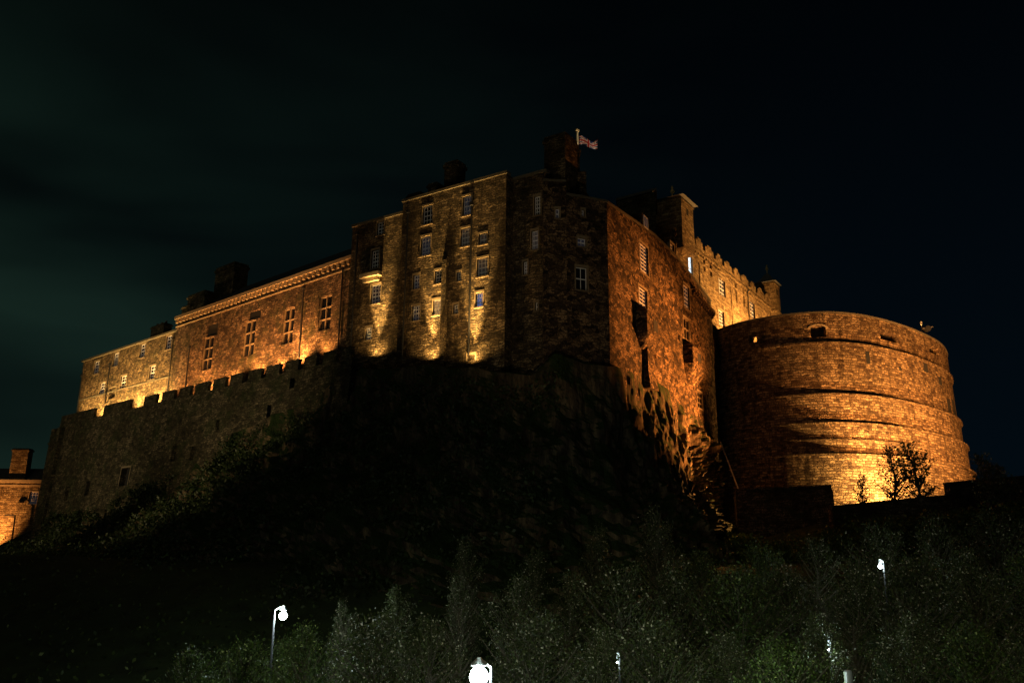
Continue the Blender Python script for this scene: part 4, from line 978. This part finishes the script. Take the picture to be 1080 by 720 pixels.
# ================================================================== street lamps that show in the photograph
FL = 7.0
def light(kind, name, loc, energy, color, tgt=None, size=60, blend=.6, radius=.15, parent=None):
    ld = bpy.data.lights.new(name, kind); ld.energy = energy * (FL if name == 'flood_or_fill' else 1); ld.color = color; ld.shadow_soft_size = radius
    o = bpy.data.objects.new(name, ld); col.objects.link(o); o.location = loc
    if kind == 'SPOT': ld.spot_size = R(size); ld.spot_blend = blend
    if tgt is not None: o.rotation_euler = (Vector(tgt) - Vector(loc)).to_track_quat('-Z', 'Y').to_euler()
    return o
COOL = (.80, 1.0, .93)
def street_lamp(q, label, globe, power, arm=-.4, ground=None, h=None):
    zg = ground_z(q.x, q.y); o = root('street_lamp', (q.x + arm, q.y, zg), label, 'street lamp', 'lit street lamps in the park')
    bm = bmesh.new(); tube(bm, [(q.x + arm, q.y, zg), (q.x + arm, q.y, q.z - .5), (q.x + arm, q.y, q.z + .25)], [.09, .05, .04], 10)
    obj('post', bm, M['iron'], o)
    bm = bmesh.new(); tube(bm, [(q.x + arm, q.y, q.z + .25), (q.x + arm * .4, q.y, q.z + .4), (q.x, q.y, q.z + .36)], .04, 8); obj('arm', bm, M['galv'], o)
    bm = bmesh.new(); lathe(bm, (q.x, q.y, q.z + .12 + globe * .6), [(globe * .9, 0), (globe * .9, .05), (globe * .3, .2), (.05, .24)], 16); obj('lamp_cap', bm, M['galv'], o)
    bm = bmesh.new(); bmesh.ops.create_icosphere(bm, subdivisions=3, radius=globe, matrix=Matrix.Translation(q)); obj('lamp_globe', bm, M['lamp'], o, smooth=True)
    l = light('POINT', 'lamp_light', q + Vector((0, -globe - .25, 0)), power, COOL, radius=.2); l2 = light('POINT', 'lamp_light', q + Vector((0, globe + .25, -.1)), power, COOL, radius=.2)
street_lamp(atY(298.5, 649, 42), 'lit white street lamp on its post at the left edge of the trees', .19, 600)
street_lamp(atY(505, 713, 26), 'brightest and nearest lit lamp at the bottom of the picture', .27, 600, arm=.35)
street_lamp(atY(928.5, 597, 55), 'small distant lit lamp between the trees below the battery', .13, 160, arm=.2)
street_lamp(atY(651, 698, 40), 'tiny pinpoint lamp low among the trees right of the brightest lamp', .05, 60, arm=.1)
street_lamp(atY(873.5, 684.5, 38), 'tiny pinpoint lamp low among the trees above the grey post', .045, 90, arm=.1)
q = atY(894, 706, 27); bm = bmesh.new(); zg = ground_z(q.x, q.y); lathe(bm, (q.x, q.y, zg), [(.13, 0), (.12, q.z - zg - .05), (.09, q.z - zg)], 14)
obj('steel_post', bm, M['galv'], label='plain pale steel post rising at the bottom edge of the picture', cat='post')
light('POINT', 'park_fill', (q.x + .6, q.y - 2.0, q.z + .8), 14, COOL, radius=.2)  # added fill beside the steel post, no fixture
light('POINT', 'park_fill', (q.x - 1.5, q.y + 3.5, q.z - .5), 220, (.75, 1, .6), radius=.2)  # added greenish fill on the foliage by the post, no lamp there

# ================================================================== floodlights and added fills
ORG = (1.0, .40, .095); RED = (1.0, .34, .065); AMB = (1.0, .46, .11); GLD = (1.0, .54, .15); YEL = (1.0, .58, .165)
def flood(W, x, y, dw, dz, energy, color, size=110, up_=8, into=.0, blend=.8):
    u, z = W.hit(x, y); a = W.P(u, z + dz, dw); b = W.P(u, z + dz + up_, into); light('SPOT', 'flood_or_fill', a, energy, color, b, size, blend, .12)
# row behind the curtain wall, at the foot of the hall and the wing
for x, y, e in [(197, 418, 520), (222, 410, 330), (246, 402, 380), (274, 392, 520), (296, 385, 380), (318, 378, 700), (345, 368, 260)]: flood(Hw, x, y, 1.2, -1.2, e * 1.7, ORG, 120, 7)
for x, y, e in [(92, 442, 500), (108, 438, 600), (128, 432, 700), (147, 428, 800), (168, 422, 800), (184, 417, 500)]: flood(Aw, x, y, 1.9, -1.2, e * 1.7, YEL if x < 170 else GLD, 120, 7)
for x, y in [(140, 430), (265, 393)]:   # wide wash higher up the wall
    flood(Aw if x < 186 else Hw, x, y, 3.2, -.5, 600, GLD if x < 186 else ORG, 130, 10)
flood(Hw, 215, 410, 3.2, -.5, 480, ORG, 130, 10); flood(Hw, 320, 378, 3.2, -.5, 480, ORG, 130, 10)
for x, y, e in [(399, 376, 600), (457, 372, 700), (501, 375, 800)]:
    W = Cw if x < 430 else Dw
    h_ = .9 if x < 430 else 0.15
    flood(W, x, y, .7, -1.0 + h_, e * .22, YEL, 165, 9, .7, 1.0); flood(W, x, y, 1.0, -1.1 + h_, e * 8.5, YEL, 32, 9, .1, 1.0); flood(W, x, y, 2.8, -.6 + h_, e * .2, GLD, 120, 12, 0, 1.0)
# right-hand range: lit from below right
light('SPOT', 'flood_or_fill', (45.5, 101.0, 12.0), 31000, RED, (20.5, 98.5, 21.5), 51, .7, .2)
light('SPOT', 'flood_or_fill', (28.8, 108.5, 13.5), 3200, ORG, (22.5, 101.0, 7.5), 70, .7, .2)
light('SPOT', 'flood_or_fill', (45.5, 101.0, 12.0), 6500, RED, (24.5, 106, 32), 38, .9, .2)
light('SPOT', 'flood_or_fill', (2, 46, 1), 750, (1.0, .66, .30), (3, 81, 33), 46, 1.0, .5)  # added weak fill from the front for the dark corner faces
# battery
light('SPOT', 'flood_or_fill', (48.0, 103.0, 8.8), 6500, GLD, (48.5, 112, 13), 140, .9, .2)
light('SPOT', 'flood_or_fill', (52, 94.5, 9.6), 13500, ORG, (53, 114, 25), 84, .8, .2)
light('SPOT', 'flood_or_fill', (66, 99, 11.5), 11500, ORG, (64, 120, 25), 88, .8, .2)
# flag
light('SPOT', 'flood_or_fill', (fb.x + 4, 84.5, 41.5), 260, (1, .8, .6), (fb.x + 1, 88, 47), 50, .8, .2)
# added unseen fill behind the camera for street lighting, cones kept to the trees
for lx, tx in ((-30, -12), (0, 8), (25, 34)): light('SPOT', 'street_fill', (lx, -14, 13), 8500, (1.0, .97, .55), (tx, 31, -9), 50, .7, .4)
# far, faint fill added to lift the curtain wall
light('SPOT', 'flood_or_fill', (-80, 84, 5.5), 3000, (1, .78, .40), (-60, 124, 19), 60, 1.0, .5)
light('SPOT', 'flood_or_fill', (-58, 66, 3), 4000, (1, .76, .38), (-33, 102, 20), 50, 1.0, .5)
# palace: lights standing on the battery platform
light('SPOT', 'flood_or_fill', (40.5, 123, 33), 5600, AMB, (32, 124, 40), 120, .8, .2)
light('SPOT', 'flood_or_fill', (47, 134, 33), 4800, AMB, (40, 136, 40), 120, .8, .2)
light('SPOT', 'flood_or_fill', (36.5, 117.0, 33), 700, AMB, (27, 114, 42), 90, .8, .2)
# house
light('SPOT', 'flood_or_fill', (h1.x - 8, HY - 5, 3.0), 2800, ORG, (h1.x - 8, HY, 8), 88, .8, .2)
